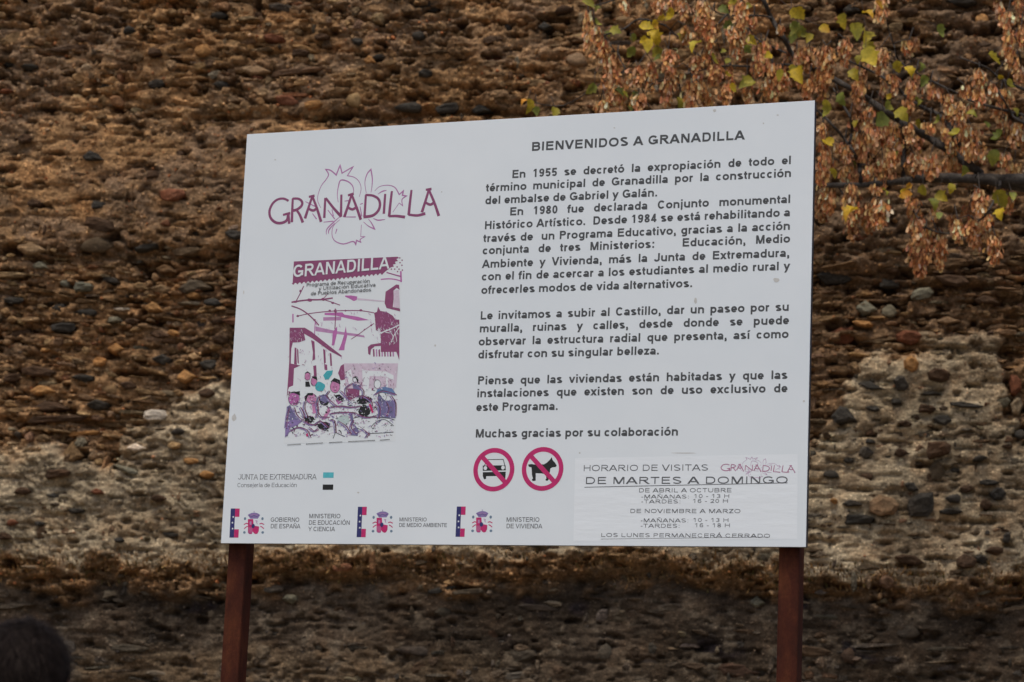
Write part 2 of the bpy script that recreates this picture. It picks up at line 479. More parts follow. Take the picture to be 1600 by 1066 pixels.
R = random.Random(5)
cand = []
z = 1.75
while z < 6.5:
    t = min(0.08, max(0.014, R.lognormvariate(math.log(0.026), 0.55)))
    s = -4.3 + R.uniform(0, 0.1)
    while s < 4.3:
        L = min(0.32, max(0.025, R.lognormvariate(math.log(0.074), 0.68)))
        cand.append((s + L / 2, z + t / 2 + R.uniform(-0.02, 0.02), L, t * R.uniform(0.6, 1.6)))
        s += L * R.uniform(0.86, 1.04) + R.uniform(0, 0.008)
    z += t * 0.93
ca = np.array(cand)
ca[:, 1] += 0.13 * fbm(ca[:, 0] * 1.9, ca[:, 1] * 1.6, 61, 3)
hh_, zz = height(ca[:, 0], ca[:, 1], True)
cl_n = fbm(ca[:, 0] * 2.3, ca[:, 1] * 3.1, 71, 3)
rnd = []
for i, (s, z, L, t) in enumerate(ca):
    pxx, pyy, wxx, wyy, pl, dk, rm, ly, pn = (q[i] for q in zz)
    if rm > 0.5: p, pr = 0.14, R.uniform(0.0, 0.02)
    elif dk > 0.5: p, pr = (0.10 if pyy < 985 else 0.3), R.uniform(-0.016, 0.006)
    elif pl > 0.5: p, pr = (0.13 if pxx < 800 else 0.40), R.uniform(-0.020, -0.002) + (.005 if pxx > 800 else 0)
    elif ly > 0.5: p, pr = 0.84, R.uniform(-0.018, 0.026)
    elif pn > 0.4: p, pr = 0.15, R.uniform(-0.012, 0.012)
    else: p, pr = 0.52, R.uniform(-0.022, 0.008)
    p *= min(1.5, max(0.35, 1 + 2.6 * cl_n[i])) if ly < .5 or pl > .5 else 1
    if R.random() > p: continue
    if pl > 0.5 or (pn > 0.4 and ly < 0.5): L *= R.uniform(0.35, 0.8)
    if np.any((np.abs(boxes[:, 0] - s) < (boxes[:, 2] + L) * 0.45) & (np.abs(boxes[:, 1] - z) < (boxes[:, 3] + t) * 0.42)): continue
    L, t = L * 1.03, t * R.uniform(0.85, 1.35)
    col = stone_colour(pyy, pl, dk, pxx > 1260, R)
    mt = (0.33, 0.255, 0.16) if pl > 0.5 else (0.09, 0.066, 0.044) if dk > 0.5 else (0.26, 0.158, 0.072)
    f = R.uniform(0.0, 0.22) if pl > 0.5 else R.uniform(0.05, 0.75)
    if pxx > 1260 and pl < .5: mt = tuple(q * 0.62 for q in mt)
    col = col * (1 - f) + np.array(mt) * f * R.uniform(0.8, 1.15)
    rnd.append((s, z, L, t, math.radians(R.gauss(0, 5) + (6 * math.sin(s * 2.1 + z))), R.randrange(18),
                col, pr, hh_[i]))
rnd.sort(key=lambda q: -(q[2] * q[3]) * (1.0 if abs(q[0]) < 3.3 and 2.0 < q[1] < 6.1 else 0.1)
         * (0.01 if (lambda a: 350 < a[0] < 1270 and 190 < a[1] < 850)(wall_px(q[0], q[1])) else 1))
n_more = 296 - len(ind)
for q in rnd[:n_more]: ind.append(q[:8])
hi_ = height(np.array([q[0] for q in ind]), np.array([q[1] for q in ind]))
for q, hb in zip(ind, hi_):
    s, z, L, t, rot, sh, c, pr = q
    o = link('stone', SMESH[sh], wall)
    dep = 0.028 + 0.25 * t
    o.location = (s, -(hb + pr) + dep * 0.55, z)
    o.rotation_euler = (R.uniform(-0.12, 0.12), -rot, R.uniform(-0.15, 0.15))
    o.scale = (L, dep, t)
    o.color = (*[float(v) for v in c], 1)
VV, FF, CC = [], [], []
off = 0
for q in rnd[n_more:]:
    s, z, L, t, rot, sh, c, pr, hb = q
    v, f = SHAPES[sh]
    dep = 0.022 + 0.25 * t
    x = v[:, 0] * L; zz_ = v[:, 2] * t; y = v[:, 1] * dep
    a = R.uniform(-0.15, 0.15); y = y + x * a + zz_ * R.uniform(-0.25, 0.25)
    cr, sr = math.cos(rot), math.sin(rot)
    VV.append(np.stack([s + x * cr - zz_ * sr, -(hb + pr) + dep * 0.55 + y, z + x * sr + zz_ * cr], -1))
    FF.append(f + off); off += len(v)
    CC.append(np.repeat(np.clip(c, 0.015, 0.8)[None], len(v), 0))
# grit and chips standing proud of the mortar
N = 70000
cs = rng.uniform(-4.0, 4.0, N); cz = rng.uniform(1.9, 6.3, N)
ch, cq = height(cs, cz, True)
pl, dk = cq[4], cq[5]
keep = (rng.random(N) < np.where((pl > .5) | (dk > .5), 0.16, 1.0)) & ~((cq[0] > 370) & (cq[0] < 1255) & (cq[1] > 215) & (cq[1] < 840))
cs, cz, ch, pl, dk, cx_ = cs[keep], cz[keep], ch[keep], pl[keep], dk[keep], cq[0][keep]
N = len(cs)
L = rng.lognormal(math.log(0.0115), 0.45, N); t = L * rng.uniform(0.35, 0.85, N); rot = rng.normal(0, 0.35, N)
ang = (np.arange(5)[None] + rng.uniform(-.3, .3, (N, 5))) * 2 * math.pi / 5 + rng.uniform(0, 6, (N, 1))
rad = rng.uniform(.35, .6, (N, 5))
X0, Z0 = np.cos(ang) * rad * L[:, None], np.sin(ang) * rad * t[:, None]
X = np.concatenate([X0, X0 * .7, np.zeros((N, 1))], 1); Zc = np.concatenate([Z0, Z0 * .7, np.zeros((N, 1))], 1)
Yc = np.concatenate([np.full((N, 5), .3), np.full((N, 5), -.45) + rng.uniform(-.15, .15, (N, 5)), np.full((N, 1), -.6)], 1) * t[:, None]
cr, sr = np.cos(rot)[:, None], np.sin(rot)[:, None]
chip = np.stack([cs[:, None] + X * cr - Zc * sr, -ch[:, None] + Yc, cz[:, None] + X * sr + Zc * cr], -1).reshape(-1, 3)
cf = []
for i in range(5):
    j = (i + 1) % 5
    cf += [(i, j, 5 + j), (i, 5 + j, 5 + i), (5 + i, 5 + j, 10)]
cf = (np.array(cf)[None] + (np.arange(N) * 11)[:, None, None]).reshape(-1, 3)
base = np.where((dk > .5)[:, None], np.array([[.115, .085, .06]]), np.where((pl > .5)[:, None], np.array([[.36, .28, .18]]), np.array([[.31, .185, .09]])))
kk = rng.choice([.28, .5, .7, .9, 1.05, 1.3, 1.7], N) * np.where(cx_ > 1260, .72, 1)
kk = np.where((rng.random(N) < .035) & (dk < .5), 2.5, kk)
hue = rng.random(N)[:, None]
base = np.where((hue < .10) & (dk < .5)[:, None], base * np.array([[1.15, .72, .6]]), np.where((hue > .85) & (pl < .5)[:, None], base * np.array([[1.0, 1.1, 1.35]]), base))
ccol = np.clip(base * kk[:, None], .015, .8)
VV.append(chip); FF.append(cf + off); CC.append(np.repeat(ccol, 11, 0)); off += len(chip)
o = link('rubble_stones', mesh_from('rubble_stones', np.concatenate(VV), np.concatenate(FF), M_RUBBLE, np.concatenate(CC)), wall)
o['kind'] = 'stuff'
# dry moss and grass tufts along the lower ledge
VV, FF, CC = [], [], []
k = 0
for i in range(11000):
    s = R.uniform(-4.0, 4.0)
    pxx = wall_px(s, 3.3)[0]
    yb = np.interp(float(pxx), BT_X, BT_Y) + R.gauss(18, 13)
    _, z = wall_loc(float(pxx), float(yb))
    if fbm(s * 3, z * 3, 77, 3) < -0.18: continue
    hb = float(height(s, z)); L = R.uniform(0.012, 0.045); a = R.gauss(-0.2, 0.9); wd = L * 0.13
    dx, dz = math.sin(a) * L, math.cos(a) * L
    VV += [(s - wd, -hb + 0.01, z), (s + wd, -hb + 0.01, z), (s + dx, -hb - R.uniform(0.01, 0.035), z + dz)]
    FF.append((k, k + 1, k + 2)); k += 3
    c = R.choice([(0.42, 0.25, 0.10), (0.26, 0.14, 0.055), (0.12, 0.10, 0.035), (0.36, 0.24, 0.12), (0.10, 0.06, 0.03)])
    CC += [c] * 3
o = link('dry_moss', mesh_from('dry_moss', VV, np.array(FF), M_RUBBLE, np.array(CC)), wall)
o['kind'] = 'stuff'

# ------------------------------------------------------------------ information sign
BW, BH, BT = 2.0, 1.4166, 0.030
r1 = Vector((0.93710654, 0.02358122, 0.34824597))
r1 = Vector((r1.x, r1.y, r1.z))
bright = (M @ r1); bright.z = 0; bright.normalize()
BL3 = Vector((-0.97560177, -0.67756079, -8.01092678))
B0 = EYE + M @ BL3                                  # bottom left corner of the face
BN = Vector((bright.y, -bright.x, 0))               # out of the face, towards the viewer
byaw = math.atan2(bright.y, bright.x)
sign = empty('information_sign', (B0.x, B0.y, 0), byaw,
             'large white printed information board on two rust brown steel posts in front of the wall', 'sign')
ZB = B0.z

def bp(px, py, off=0.0):
    p = hit(px, py, B0 + BN * off, BN) - B0
    return p.dot(bright), p.z

M_BOARD = mat('white_vinyl_face', (0.70, 0.72, 0.745), 0.38, spec=0.4)
b = M_BOARD.node_tree.nodes['Principled BSDF']
v = tex_coord(M_BOARD)
cn = ramp(M_BOARD, noise_tex(M_BOARD, v, 1.6, 5, 0.6), [(0.3, (0.640, 0.694, 0.742)), (0.7, (0.700, 0.747, 0.788))])
sp = noise_tex(M_BOARD, tex_coord(M_BOARD, (1, 1, 1.7)), 7, 8, 0.75)
cn = mul(M_BOARD, cn, ramp(M_BOARD, sp, [(0.24, (0.80, 0.79, 0.76)), (0.34, (1, 1, 1))]))
sp2 = noise_tex(M_BOARD, v, 48, 3, 0.5)
cn = mul(M_BOARD, cn, ramp(M_BOARD, sp2, [(0.18, (0.72, 0.71, 0.68)), (0.24, (1, 1, 1))]))
lk(M_BOARD, cn, b.inputs['Base Color'])
lk(M_BOARD, ramp(M_BOARD, noise_tex(M_BOARD, v, 9, 5), [(0.3, 0.30), (0.7, 0.5)]), b.inputs['Roughness'])
lk(M_BOARD, bump(M_BOARD, noise_tex(M_BOARD, v, 2.5, 2), 0.25, 0.01), b.inputs['Normal'])
M_EDGE = mat('dark_board_edge', (0.045, 0.045, 0.055), 0.5, 0.3)
bm = bmesh.new(); box_bm(bm, 0, BW, 0, 0.004, ZB, ZB + BH, 0.0008)
bm_obj('board_panel', bm, M_BOARD, sign)
bm = bmesh.new()
box_bm(bm, 0.001, 0.03, 0.0042, BT, ZB + 0.001, ZB + BH - 0.001, 0.001); box_bm(bm, BW - 0.03, BW - 0.001, 0.0042, BT, ZB + 0.001, ZB + BH - 0.001, 0.001)
box_bm(bm, 0.0302, BW - 0.0302, 0.0042, BT, ZB + 0.001, ZB + 0.03, 0.001); box_bm(bm, 0.0302, BW - 0.0302, 0.0042, BT, ZB + BH - 0.03, ZB + BH - 0.001, 0.001)
bm_obj('board_frame', bm, M_EDGE, sign)
bm = bmesh.new(); box_bm(bm, 0.0305, BW - 0.0305, 0.010, 0.013, ZB + 0.0305, ZB + BH - 0.0305)
bm_obj('backing_sheet', bm, M_EDGE, sign)

M_RUST = mat('rust_brown_steel', (0.12, 0.035, 0.022), 0.8, 0.0, 0.15)
b = M_RUST.node_tree.nodes['Principled BSDF']
v = tex_coord(M_RUST, (1, 1, 0.35))
cr = ramp(M_RUST, noise_tex(M_RUST, v, 13, 7, 0.72), [(0.25, (0.018, 0.006, 0.004)), (0.5, (0.050, 0.012, 0.006)), (0.72, (0.098, 0.029, 0.011))])
cr = mul(M_RUST, cr, ramp(M_RUST, noise_tex(M_RUST, tex_coord(M_RUST), 130, 3, 0.6), [(0.3, 0.82), (0.7, 1.15)]))
lk(M_RUST, cr, b.inputs['Base Color'])
lk(M_RUST, bump(M_RUST, noise_tex(M_RUST, v, 90, 4), 0.3, 0.002), b.inputs['Normal'])
PWD = 0.066
for pxc in (377, 1237):
    u, _ = bp(pxc, 862, -(BT + 0.004 + PWD / 2))
    bm = bmesh.new(); box_bm(bm, u - PWD / 2, u + PWD / 2, BT + 0.004, BT + 0.004 + PWD, -0.3, ZB + BH - 0.12, 0.006)
    p = bm_obj('post', bm, M_RUST, sign)
    for zz_ in (ZB + 0.14, ZB + 1.1):
        bm = bmesh.new(); box_bm(bm, u - 0.036, u + 0.036, BT + 0.071, BT + 0.076 + 0.001, zz_, zz_ + 0.04, 0.002)
        bm_obj('bracket', bm, M_EDGE, p)
# printing: flat layers on the face ------------------------------------------------
class Print:
    """flat shapes lying a fraction of a millimetre proud of the board face"""
    n = 0
    def __init__(s, layer=1): s.V, s.F, s.layer, s.k = [], [], layer, 0
    def y(s):
        s.k += 1
        return -(0.00012 + 0.00009 * s.layer + 0.0000013 * (s.k % 60))
    def poly(s, pts):
        y = s.y(); i = len(s.V)
        s.V += [(a, y, ZB + b_) for a, b_ in pts]
        s.F.append(tuple(range(i, i + len(pts))))
    def strip(s, pts, w0, closed=False, square=False, widths=None):
        pts = [np.array(p, float) for p in pts]
        n = len(pts)
        if square and not closed:
            d = pts[1] - pts[0]; pts[0] = pts[0] - d / np.linalg.norm(d) * w0 / 2
            d = pts[-1] - pts[-2]; pts[-1] = pts[-1] + d / np.linalg.norm(d) * w0 / 2
        y = s.y(); base = len(s.V)
        for i in range(n):
            a = pts[(i - 1) % n] if closed or i > 0 else None
            c = pts[(i + 1) % n] if closed or i < n - 1 else None
            p = pts[i]
            d1 = (p - a) if a is not None else (c - p); d2 = (c - p) if c is not None else (p - a)
            d1 = d1 / (np.linalg.norm(d1) + 1e-12); d2 = d2 / (np.linalg.norm(d2) + 1e-12)
            n1 = np.array([-d1[1], d1[0]]); n2 = np.array([-d2[1], d2[0]])
            nn = n1 + n2; L = np.linalg.norm(nn)
            nn = nn / L if L > 1e-6 else n1
            ww = (widths[i] if widths else w0) / 2 / max(0.45, float(nn @ n1))
            for sg in (1, -1):
                q = p + sg * nn * ww
                s.V.append((q[0], y, ZB + q[1]))
        m_ = n if closed else n - 1
        for i in range(m_):
            j = (i + 1) % n
            s.F.append((base + 2 * i, base + 2 * i + 1, base + 2 * j + 1, base + 2 * j))
    def build(s, name, mat_, parent=sign):
        o = link(name, mesh_from(name, s.V, s.F, mat_), parent)
        bmx = bmesh.new(); bmx.from_mesh(o.data)
        for f in bmx.faces:
            f.normal_update()
            if f.normal.y > 0: f.normal_flip()
        bmx.to_mesh(o.data); bmx.free()
        return o

def join_prints(name, prs, parent=None):
    V, F, MI, ms = [], [], [], []
    for P_, m_ in prs:
        if m_ not in ms: ms.append(m_)
        off_ = len(V); V += P_.V
        for f in P_.F:
            # faces must look out of the board
            a, b_, c = (Vector(P_.V[f[k]]) for k in range(3))
            F.append(tuple(i + off_ for i in (f if (b_ - a).cross(c - a).y < 0 or len(f) > 4 else f[::-1]))); MI.append(ms.index(m_))
    o = link(name, mesh_from(name, V, F, mats=ms, midx=MI), parent or sign)
    return o

# --- a plain grotesque alphabet drawn with strokes; unit = cap height
XH = 0.725
ADV_B = dict(zip('ABCDEFGHIJKLMNOPQRSTUVWXYZ', [722,722,722,722,667,611,778,722,278,556,722,611,833,722,778,667,778,722,667,611,722,667,944,667,667,611]))
ADV_B.update(dict(zip('abcdefghijklmnopqrstuvwxyz', [556,611,556,611,556,333,611,611,278,278,556,278,889,611,611,611,611,389,556,333,611,556,778,556,556,500])))
ADV_B.update({d: 556 for d in '0123456789'}); ADV_B.update({'.': 278, ',': 278, ':': 333, '-': 333, ' ': 278})
ACC = {'á': 'a', 'é': 'e', 'í': 'i', 'ó': 'o', 'ú': 'u', 'ñ': 'n', 'Á': 'A', 'Ó': 'O', 'Ñ': 'N', 'Í': 'I'}

def arc(cx, cy, rx, ry, a0, a1, n=12, e=2.15):
    o = []
    for i in range(n + 1):
        a = math.radians(a0 + (a1 - a0) * i / n); c, s_ = math.cos(a), math.sin(a)
        o.append((cx + rx * math.copysign(abs(c) ** (2 / e), c), cy + ry * math.copysign(abs(s_) ** (2 / e), s_)))
    return o

def glyph(ch, h):
    """strokes of one letter: ('s' square ends | 'c' cut ends | 'o' closed, points) or ('h', x0,y0,x1,y1) slanted bar with level ends"""
    b_ = ACC.get(ch, ch)
    a = ADV_B[b_] / 716.0
    G = []
    sl_, sq, cu = (lambda *p: G.append(('h',) + p)), (lambda *p: G.append(('s', list(p)))), (lambda p: G.append(('c', p)))
    ring = lambda *q: G.append(('o', arc(*q, 0, 360, 22)[:-1]))
    L, Rr, mid = 0.1 + h, a - 0.08 - h, a / 2
    T, B = 1 - h, h
    x = XH
    sbb = 0.045 if b_ in 'aceos' else 0.072
    ls, rs, xm = sbb + h, a - sbb - h, a / 2
    if b_ == 'A': sl_(h * 1.05, 0, mid, 1); sl_(a - h * 1.05, 0, mid, 1); sq((0.27 + h, 0.3), (a - 0.27 - h, 0.3))
    elif b_ == 'B':
        m_ = 0.53; cu([(L, T)] + arc(Rr - 0.22, (T + m_) / 2, 0.20, (T - m_) / 2, 90, -90) + [(L, m_)]); cu([(L, m_)] + arc(Rr - 0.22, (B + m_) / 2, 0.23, (m_ - B) / 2, 90, -90) + [(L, B)]); sq((L, B), (L, T))
    elif b_ == 'C': cu(arc(mid, .5, mid - ls, .5 - h, 38, 322, 18))
    elif b_ == 'D': cu([(L, T)] + arc(a * .52, .5, Rr - a * .52, .5 - h, 90, -90) + [(L, B)]); sq((L, B), (L, T))
    elif b_ == 'E': sq((L, B), (L, T)); sq((L, T), (Rr, T)); sq((L, B), (Rr + .02, B)); sq((L, .53), (Rr - .04, .53))
    elif b_ == 'F': sq((L, B), (L, T)); sq((L, T), (Rr, T)); sq((L, .5), (Rr - .06, .5))
    elif b_ == 'G': cu(arc(mid, .5, mid - ls, .5 - h, 40, 330, 18)); sq((a - ls, .2), (a - ls, .43)); sq((a - ls, .44), (mid + .08, .44))
    elif b_ == 'H': sq((L, B), (L, T)); sq((Rr, B), (Rr, T)); sq((L, .53), (Rr, .53))
    elif b_ in 'Il': sq((mid, B), (mid, T))
    elif b_ == 'J': cu([(Rr, 1)] + arc(a * .46, .28, Rr - a * .46, .28 - h, 0, -180))
    elif b_ == 'K': sq((L, B), (L, T)); sl_(L + .08, .28, Rr - .02, 1); sl_(a - h * 1.2, 0, mid - .04, .66)
    elif b_ == 'L': sq((L, B), (L, T)); sq((L, B), (Rr + .03, B))
    elif b_ == 'M': sq((L, B), (L, T)); sq((Rr, B), (Rr, T)); sl_(L + .03, 1, mid, 0); sl_(Rr - .03, 1, mid, 0)
    elif b_ == 'N': sq((L, B), (L, T)); sq((Rr, B), (Rr, T)); sl_(L + .01, 1, Rr - .01, 0)
    elif b_ == 'O': ring(mid, .5, mid - ls + .02, .5 - h)
    elif b_ == 'P': cu([(L, T)] + arc(Rr - .22, .71, .22, .29 - h, 90, -90) + [(L, .42 + h)]); sq((L, B), (L, T))
    elif b_ == 'R': cu([(L, T)] + arc(Rr - .25, .72, .22, .28 - h, 90, -90) + [(L, .44 + h)]); sq((L, B), (L, T)); sl_(a - h * 1.1, 0, mid + .02, .47)
    elif b_ in 'Ss':
        H_ = 1 if b_ == 'S' else x
        p = arc(mid, H_ * .735, mid - ls - .01, H_ * .265 - h, 28, 205, 10, 2.1) + [(mid, H_ * .5)] + arc(mid, H_ * .265, mid - ls, H_ * .265 - h, 25, -155, 10, 2.1)
        cu(p)
    elif b_ == 'T': sq((mid, B), (mid, T)); sq((.03 + h, T), (a - .03 - h, T))
    elif b_ == 'U': cu([(L, 1)] + arc(mid, .36, Rr - mid, .36 - h, 180, 360) + [(Rr, 1)])
    elif b_ == 'V': sl_(h * 1.05, 1, mid, 0); sl_(a - h * 1.05, 1, mid, 0)
    elif b_ == 'W': sl_(h * 1.05, 1, a * .27, 0); sl_(mid, 1, a * .27, 0); sl_(mid, 1, a * .73, 0); sl_(a - h * 1.05, 1, a * .73, 0)
    elif b_ == 'Y': sl_(h * 1.05, 1, mid, .40); sl_(a - h * 1.05, 1, mid, .40); sq((mid, B), (mid, .42))
    elif b_ == 'Z': sq((.06 + h, T), (a - .06 - h, T)); sq((.06 + h, B), (a - .06 - h, B)); sl_(h * 1.6, 0, a - h * 1.6, 1)
    elif b_ == 'a': cu(arc(xm - .01, x * .60, xm - ls - .02, x * .40 - h, 160, 10, 9) + [(rs - .02, .0)]); G.append(('o', arc(xm - .03, x * .29, xm - ls - .0, x * .29 - h, 0, 360, 16, 2.1)[:-1]))
    elif b_ == 'b': sq((ls, B), (ls, T)); ring(xm, x / 2, xm - ls, x / 2 - h)
    elif b_ == 'c': cu(arc(xm, x / 2, xm - ls, x / 2 - h, 42, 318, 16))
    elif b_ == 'd': sq((rs, B), (rs, T)); ring(xm, x / 2, xm - ls, x / 2 - h)
    elif b_ == 'e': cu([(ls, x * .48), (rs, x * .48)] + arc(xm, x / 2, xm - ls, x / 2 - h, 4, 322, 18))
    elif b_ == 'f': cu([(mid - .02, 0)] + [(mid - .02, .75)] + arc(mid + .15, .78, .17, .22 - h, 180, 70, 6)); sq((.02 + h, x - h), (a - .03 - h, x - h))
    elif b_ == 'g': ring(xm, x / 2, xm - ls, x / 2 - h); cu([(rs, x)] + [(rs, .0)] + arc(xm, -.04, xm - ls, .24 - h, 0, -150, 8))
    elif b_ in 'hn': sq((ls, B), (ls, T if b_ == 'h' else x - h)); cu(arc(xm, x - .28, rs - xm, .28 - h, 165, 0, 8) + [(rs, 0)])
    elif b_ in 'ij':
        sq((mid, B), (mid, x - h - .012)) if b_ == 'i' else cu([(mid, x), (mid, -.05)] + arc(mid - .14, -.06, .14, .22 - h, 0, -80, 5))
        if ch in 'ij': sl_(mid, .84, mid, 1.01)
    elif b_ == 'k': sq((ls, B), (ls, T)); sl_(ls + .06, .22, rs - .01, x); sl_(a - h * 1.2, 0, xm - .04, .46)
    elif b_ == 'm':
        sq((ls, B), (ls, x - h)); w3 = (a - 2 * ls) / 2
        for q in (0, 1): cu(arc(ls + w3 * (q + .5), x - .26, w3 / 2, .26 - h, 165, 0, 7) + [(ls + w3 * (q + 1), 0)])
    elif b_ == 'o': ring(xm, x / 2, xm - ls, x / 2 - h)
    elif b_ == 'p': sq((ls, -.29 + h), (ls, x - h)); ring(xm, x / 2, xm - ls, x / 2 - h)
    elif b_ == 'q': sq((rs, -.29 + h), (rs, x - h)); ring(xm, x / 2, xm - ls, x / 2 - h)
    elif b_ == 'r': sq((ls, B), (ls, x - h)); cu(arc(ls + .22, x - .3, .22, .3 - h, 170, 75, 6))
    elif b_ == 't': cu([(mid - .02, .91), (mid - .02, .25)] + arc(mid + .13, .22, .15, .22 - h, 180, 275, 5)); sq((.03 + h, x - h), (a - .04 - h, x - h))
    elif b_ == 'u': cu([(ls, x)] + arc(xm, .28, rs - xm, .28 - h, 180, 345, 8)); sq((rs, B), (rs, x - h))
    elif b_ == 'v': sl_(h * 1.1, x, mid, 0); sl_(a - h * 1.1, x, mid, 0)
    elif b_ == 'y': sl_(h * 1.1, x, mid, 0.02); sl_(a - h * 1.1, x, mid - .17, -.29)
    elif b_ == 'x': sl_(h * 1.2, x, a - h * 1.2, 0); sl_(h * 1.2, 0, a - h * 1.2, x)
    elif b_ == 'z': sq((.05 + h, x - h), (a - .05 - h, x - h)); sq((.05 + h, B), (a - .05 - h, B)); sl_(h * 1.5, 0, a - h * 1.5, x)
    elif b_ == '0': ring(mid, .5, mid - ls, .5 - h)
    elif b_ == '1': sq((mid + .04, B), (mid + .04, T)); sl_(.12 + h, .72, mid + .02, .98)
    elif b_ == '2': cu(arc(mid, .7, mid - ls, .3 - h, 165, -30, 10) + [(ls + .04, h)]); sq((ls, B), (rs, B))
    elif b_ == '3': cu(arc(mid, .74, mid - ls - .02, .26 - h, 155, -90, 10)); cu(arc(mid, .27, mid - ls, .27 - h, 90, -160, 10))
    elif b_ == '4': sq((rs - .08, B), (rs - .08, T)); sq((ls, .26), (rs + .02, .26)); sl_(ls, .25, rs - .08, 1)
    elif b_ == '5': cu(arc(mid, .33, mid - ls, .33 - h, 140, -155, 14)); sq((ls + .06, T), (rs - .03, T)); sl_(ls + .0, .42, ls + .07, 1)
    elif b_ == '6': ring(mid, .32, mid - ls, .32 - h); cu([(ls, .32)] + arc(mid + .02, .6, mid - ls, .4 - h, 180, 35, 9))
    elif b_ == '8': ring(mid, .74, mid - ls - .03, .26 - h); ring(mid, .27, mid - ls, .27 - h)
    elif b_ == '9': ring(mid, .68, mid - ls, .32 - h); cu([(rs, .68)] + arc(mid - .02, .4, mid - ls, .4 - h, 0, -145, 9))
    elif b_ == '.': sq((mid, h), (mid, h + .001))
    elif b_ == ',': sq((mid, h), (mid, h + .001)); sl_(mid + h * .4, .02, mid - h * .2, -.2)
    elif b_ == ':': sq((mid, h), (mid, h + .001)); sq((mid, x - h), (mid, x - h + .001))
    elif b_ == '-': sq((.05 + h, .36), (a - .05 - h, .36))
    if ch != b_:
        y0 = (x if ch.islower() else 1.0) + .08
        if ch in 'ñÑ': sq((mid - .13, y0 + .08), (mid + .13, y0 + .08))
        else: sl_(mid - .03, y0, mid + .1, y0 + .2)
    return a, G

def text_width(t): return sum(ADV_B[ACC.get(c, c)] for c in t) / 716.0

def draw_text(P, t, u, v_, capv, sx_, weight, italic=0.0, slope=0.0):
    h = weight / 2
    for c in t:
        if c == ' ':
            u += ADV_B[' '] / 716.0 * capv * sx_; continue
        a, G = glyph(c, h)
        f = lambda q: (u + (q[0] + italic * q[1]) * capv * sx_, v_ + q[1] * capv + slope * (u))
        for st in G:
            if st[0] == 'h':
                _, x0, y0, x1, y1 = st
                dx, dy = x1 - x0, y1 - y0
                hw = h * math.hypot(dx, dy) / max(abs(dy), 1e-6)
                P.poly([f((x0 - hw, y0)), f((x0 + hw, y0)), f((x1 + hw, y1)), f((x1 - hw, y1))])
            else:
                P.strip([f(q) for q in st[1]], 2 * h * capv, closed=st[0] == 'o', square=st[0] == 's')
        u += a * capv * sx_
    return u

def line(P, t, x0, y0, x1, y1, cap, weight, justify=False, sxj=1.0):
    """one printed line between two places on the board"""
    u0, v0 = bp(x0, y0); u1, v1 = bp(x1, y1)
    v_ = (v0 + v1) / 2
    if not justify:
        wd = text_width(t) - 0.14
        draw_text(P, t, u0 - 0.08 * cap, v_, cap, (u1 - u0) / (wd * cap), weight)
        return
    words = t.split(' ')
    tot = sum(text_width(q) for q in words) * cap * sxj
    gap = (u1 - u0 + 0.14 * cap * sxj - tot) / (len(words) - 1)
    u = u0 - 0.08 * cap * sxj
    for q in words:
        u = draw_text(P, q, u, v_, cap, sxj, weight) + gap

M_INK = print_mat('dark_grey_ink', (0.065, 0.069, 0.074))
M_INK2 = print_mat('grey_ink', (0.085, 0.09, 0.10))
M_PLUM = print_mat('plum_ink', (0.235, 0.062, 0.15))
M_PINK = print_mat('pale_violet_ink', (0.42, 0.22, 0.40))
M_BRUSH = print_mat('magenta_brush_ink', (0.42, 0.13, 0.36))
M_MAG = print_mat('crimson_magenta_ink', (0.47, 0.020, 0.135))
M_NAVY = print_mat('navy_ink', (0.028, 0.030, 0.135))
M_TEAL = print_mat('teal_ink', (0.055, 0.36, 0.42))
M_BLACK = print_mat('black_ink', (0.014, 0.015, 0.015))
M_PAPER = mat('paper_white_print', (0.66, 0.705, 0.74), .45)
M_LILAC = print_mat('lilac_ink', (0.23, 0.17, 0.38))
M_FLESH = print_mat('pink_face_ink', (0.50, 0.20, 0.38))

# body text
CAPB = 0.0278
P = Print(1)
line(P, 'BIENVENIDOS A GRANADILLA', 830.4, 236.7, 1162.8, 217.8, 0.0305, 0.215)
P.build('title_lettering', M_INK)
LINES = [('En 1955 se decretó la expropiación de todo el', 800.2, 279, 1236, 256.3, 1),
 ('término municipal de Granadilla por la construcción', 759.6, 300.3, 1236, 276.2, 1),
 ('del embalse de Gabriel y Galán.', 758.2, 320.2, 1027, 306.5, 0),
 ('En 1980 fue declarada Conjunto monumental', 796.7, 337.6, 1235, 316.8, 1),
 ('Histórico Artístico.  Desde 1984 se está rehabilitando a', 757.2, 359.4, 1234.3, 337.4, 1),
 ('través de  un Programa Educativo, gracias a la acción', 755.5, 379.4, 1234.3, 358.7, 1),
 ('conjunta de tres Ministerios:   Educación, Medio', 754.4, 397.8, 1234.3, 379.3, 1),
 ('Ambiente y Vivienda, más la Junta de Extremadura,', 753.7, 419.4, 1233.3, 401, 1),
 ('con el fin de acercar a los estudiantes al medio rural y', 753, 438.8, 1234, 421.8, 1),
 ('ofrecerles modos de vida alternativos.', 752.3, 459.6, 1081.7, 448.9, 0),
 ('Le invitamos a subir al Castillo, dar un paseo por su', 750.6, 500.5, 1232.6, 485, 1),
 ('muralla, ruinas y calles, desde donde se puede', 749.6, 520.5, 1232.6, 506, 1),
 ('observar la estructura radial que presenta, así como', 748.2, 540.9, 1231.9, 527.6, 1),
 ('disfrutar con su singular belleza.', 747.2, 560.8, 1029.8, 553.8, 0),
 ('Piense que las viviendas están habitadas y que las', 746.5, 601.9, 1230.2, 591.6, 1),
 ('instalaciones que existen son de uso exclusivo de', 745.5, 622, 1230.2, 612.2, 1),
 ('este Programa.', 744.4, 643.1, 871.6, 640.4, 0),
 ('Muchas gracias por su colaboración', 743, 683.9, 1059.3, 680.9, 0)]
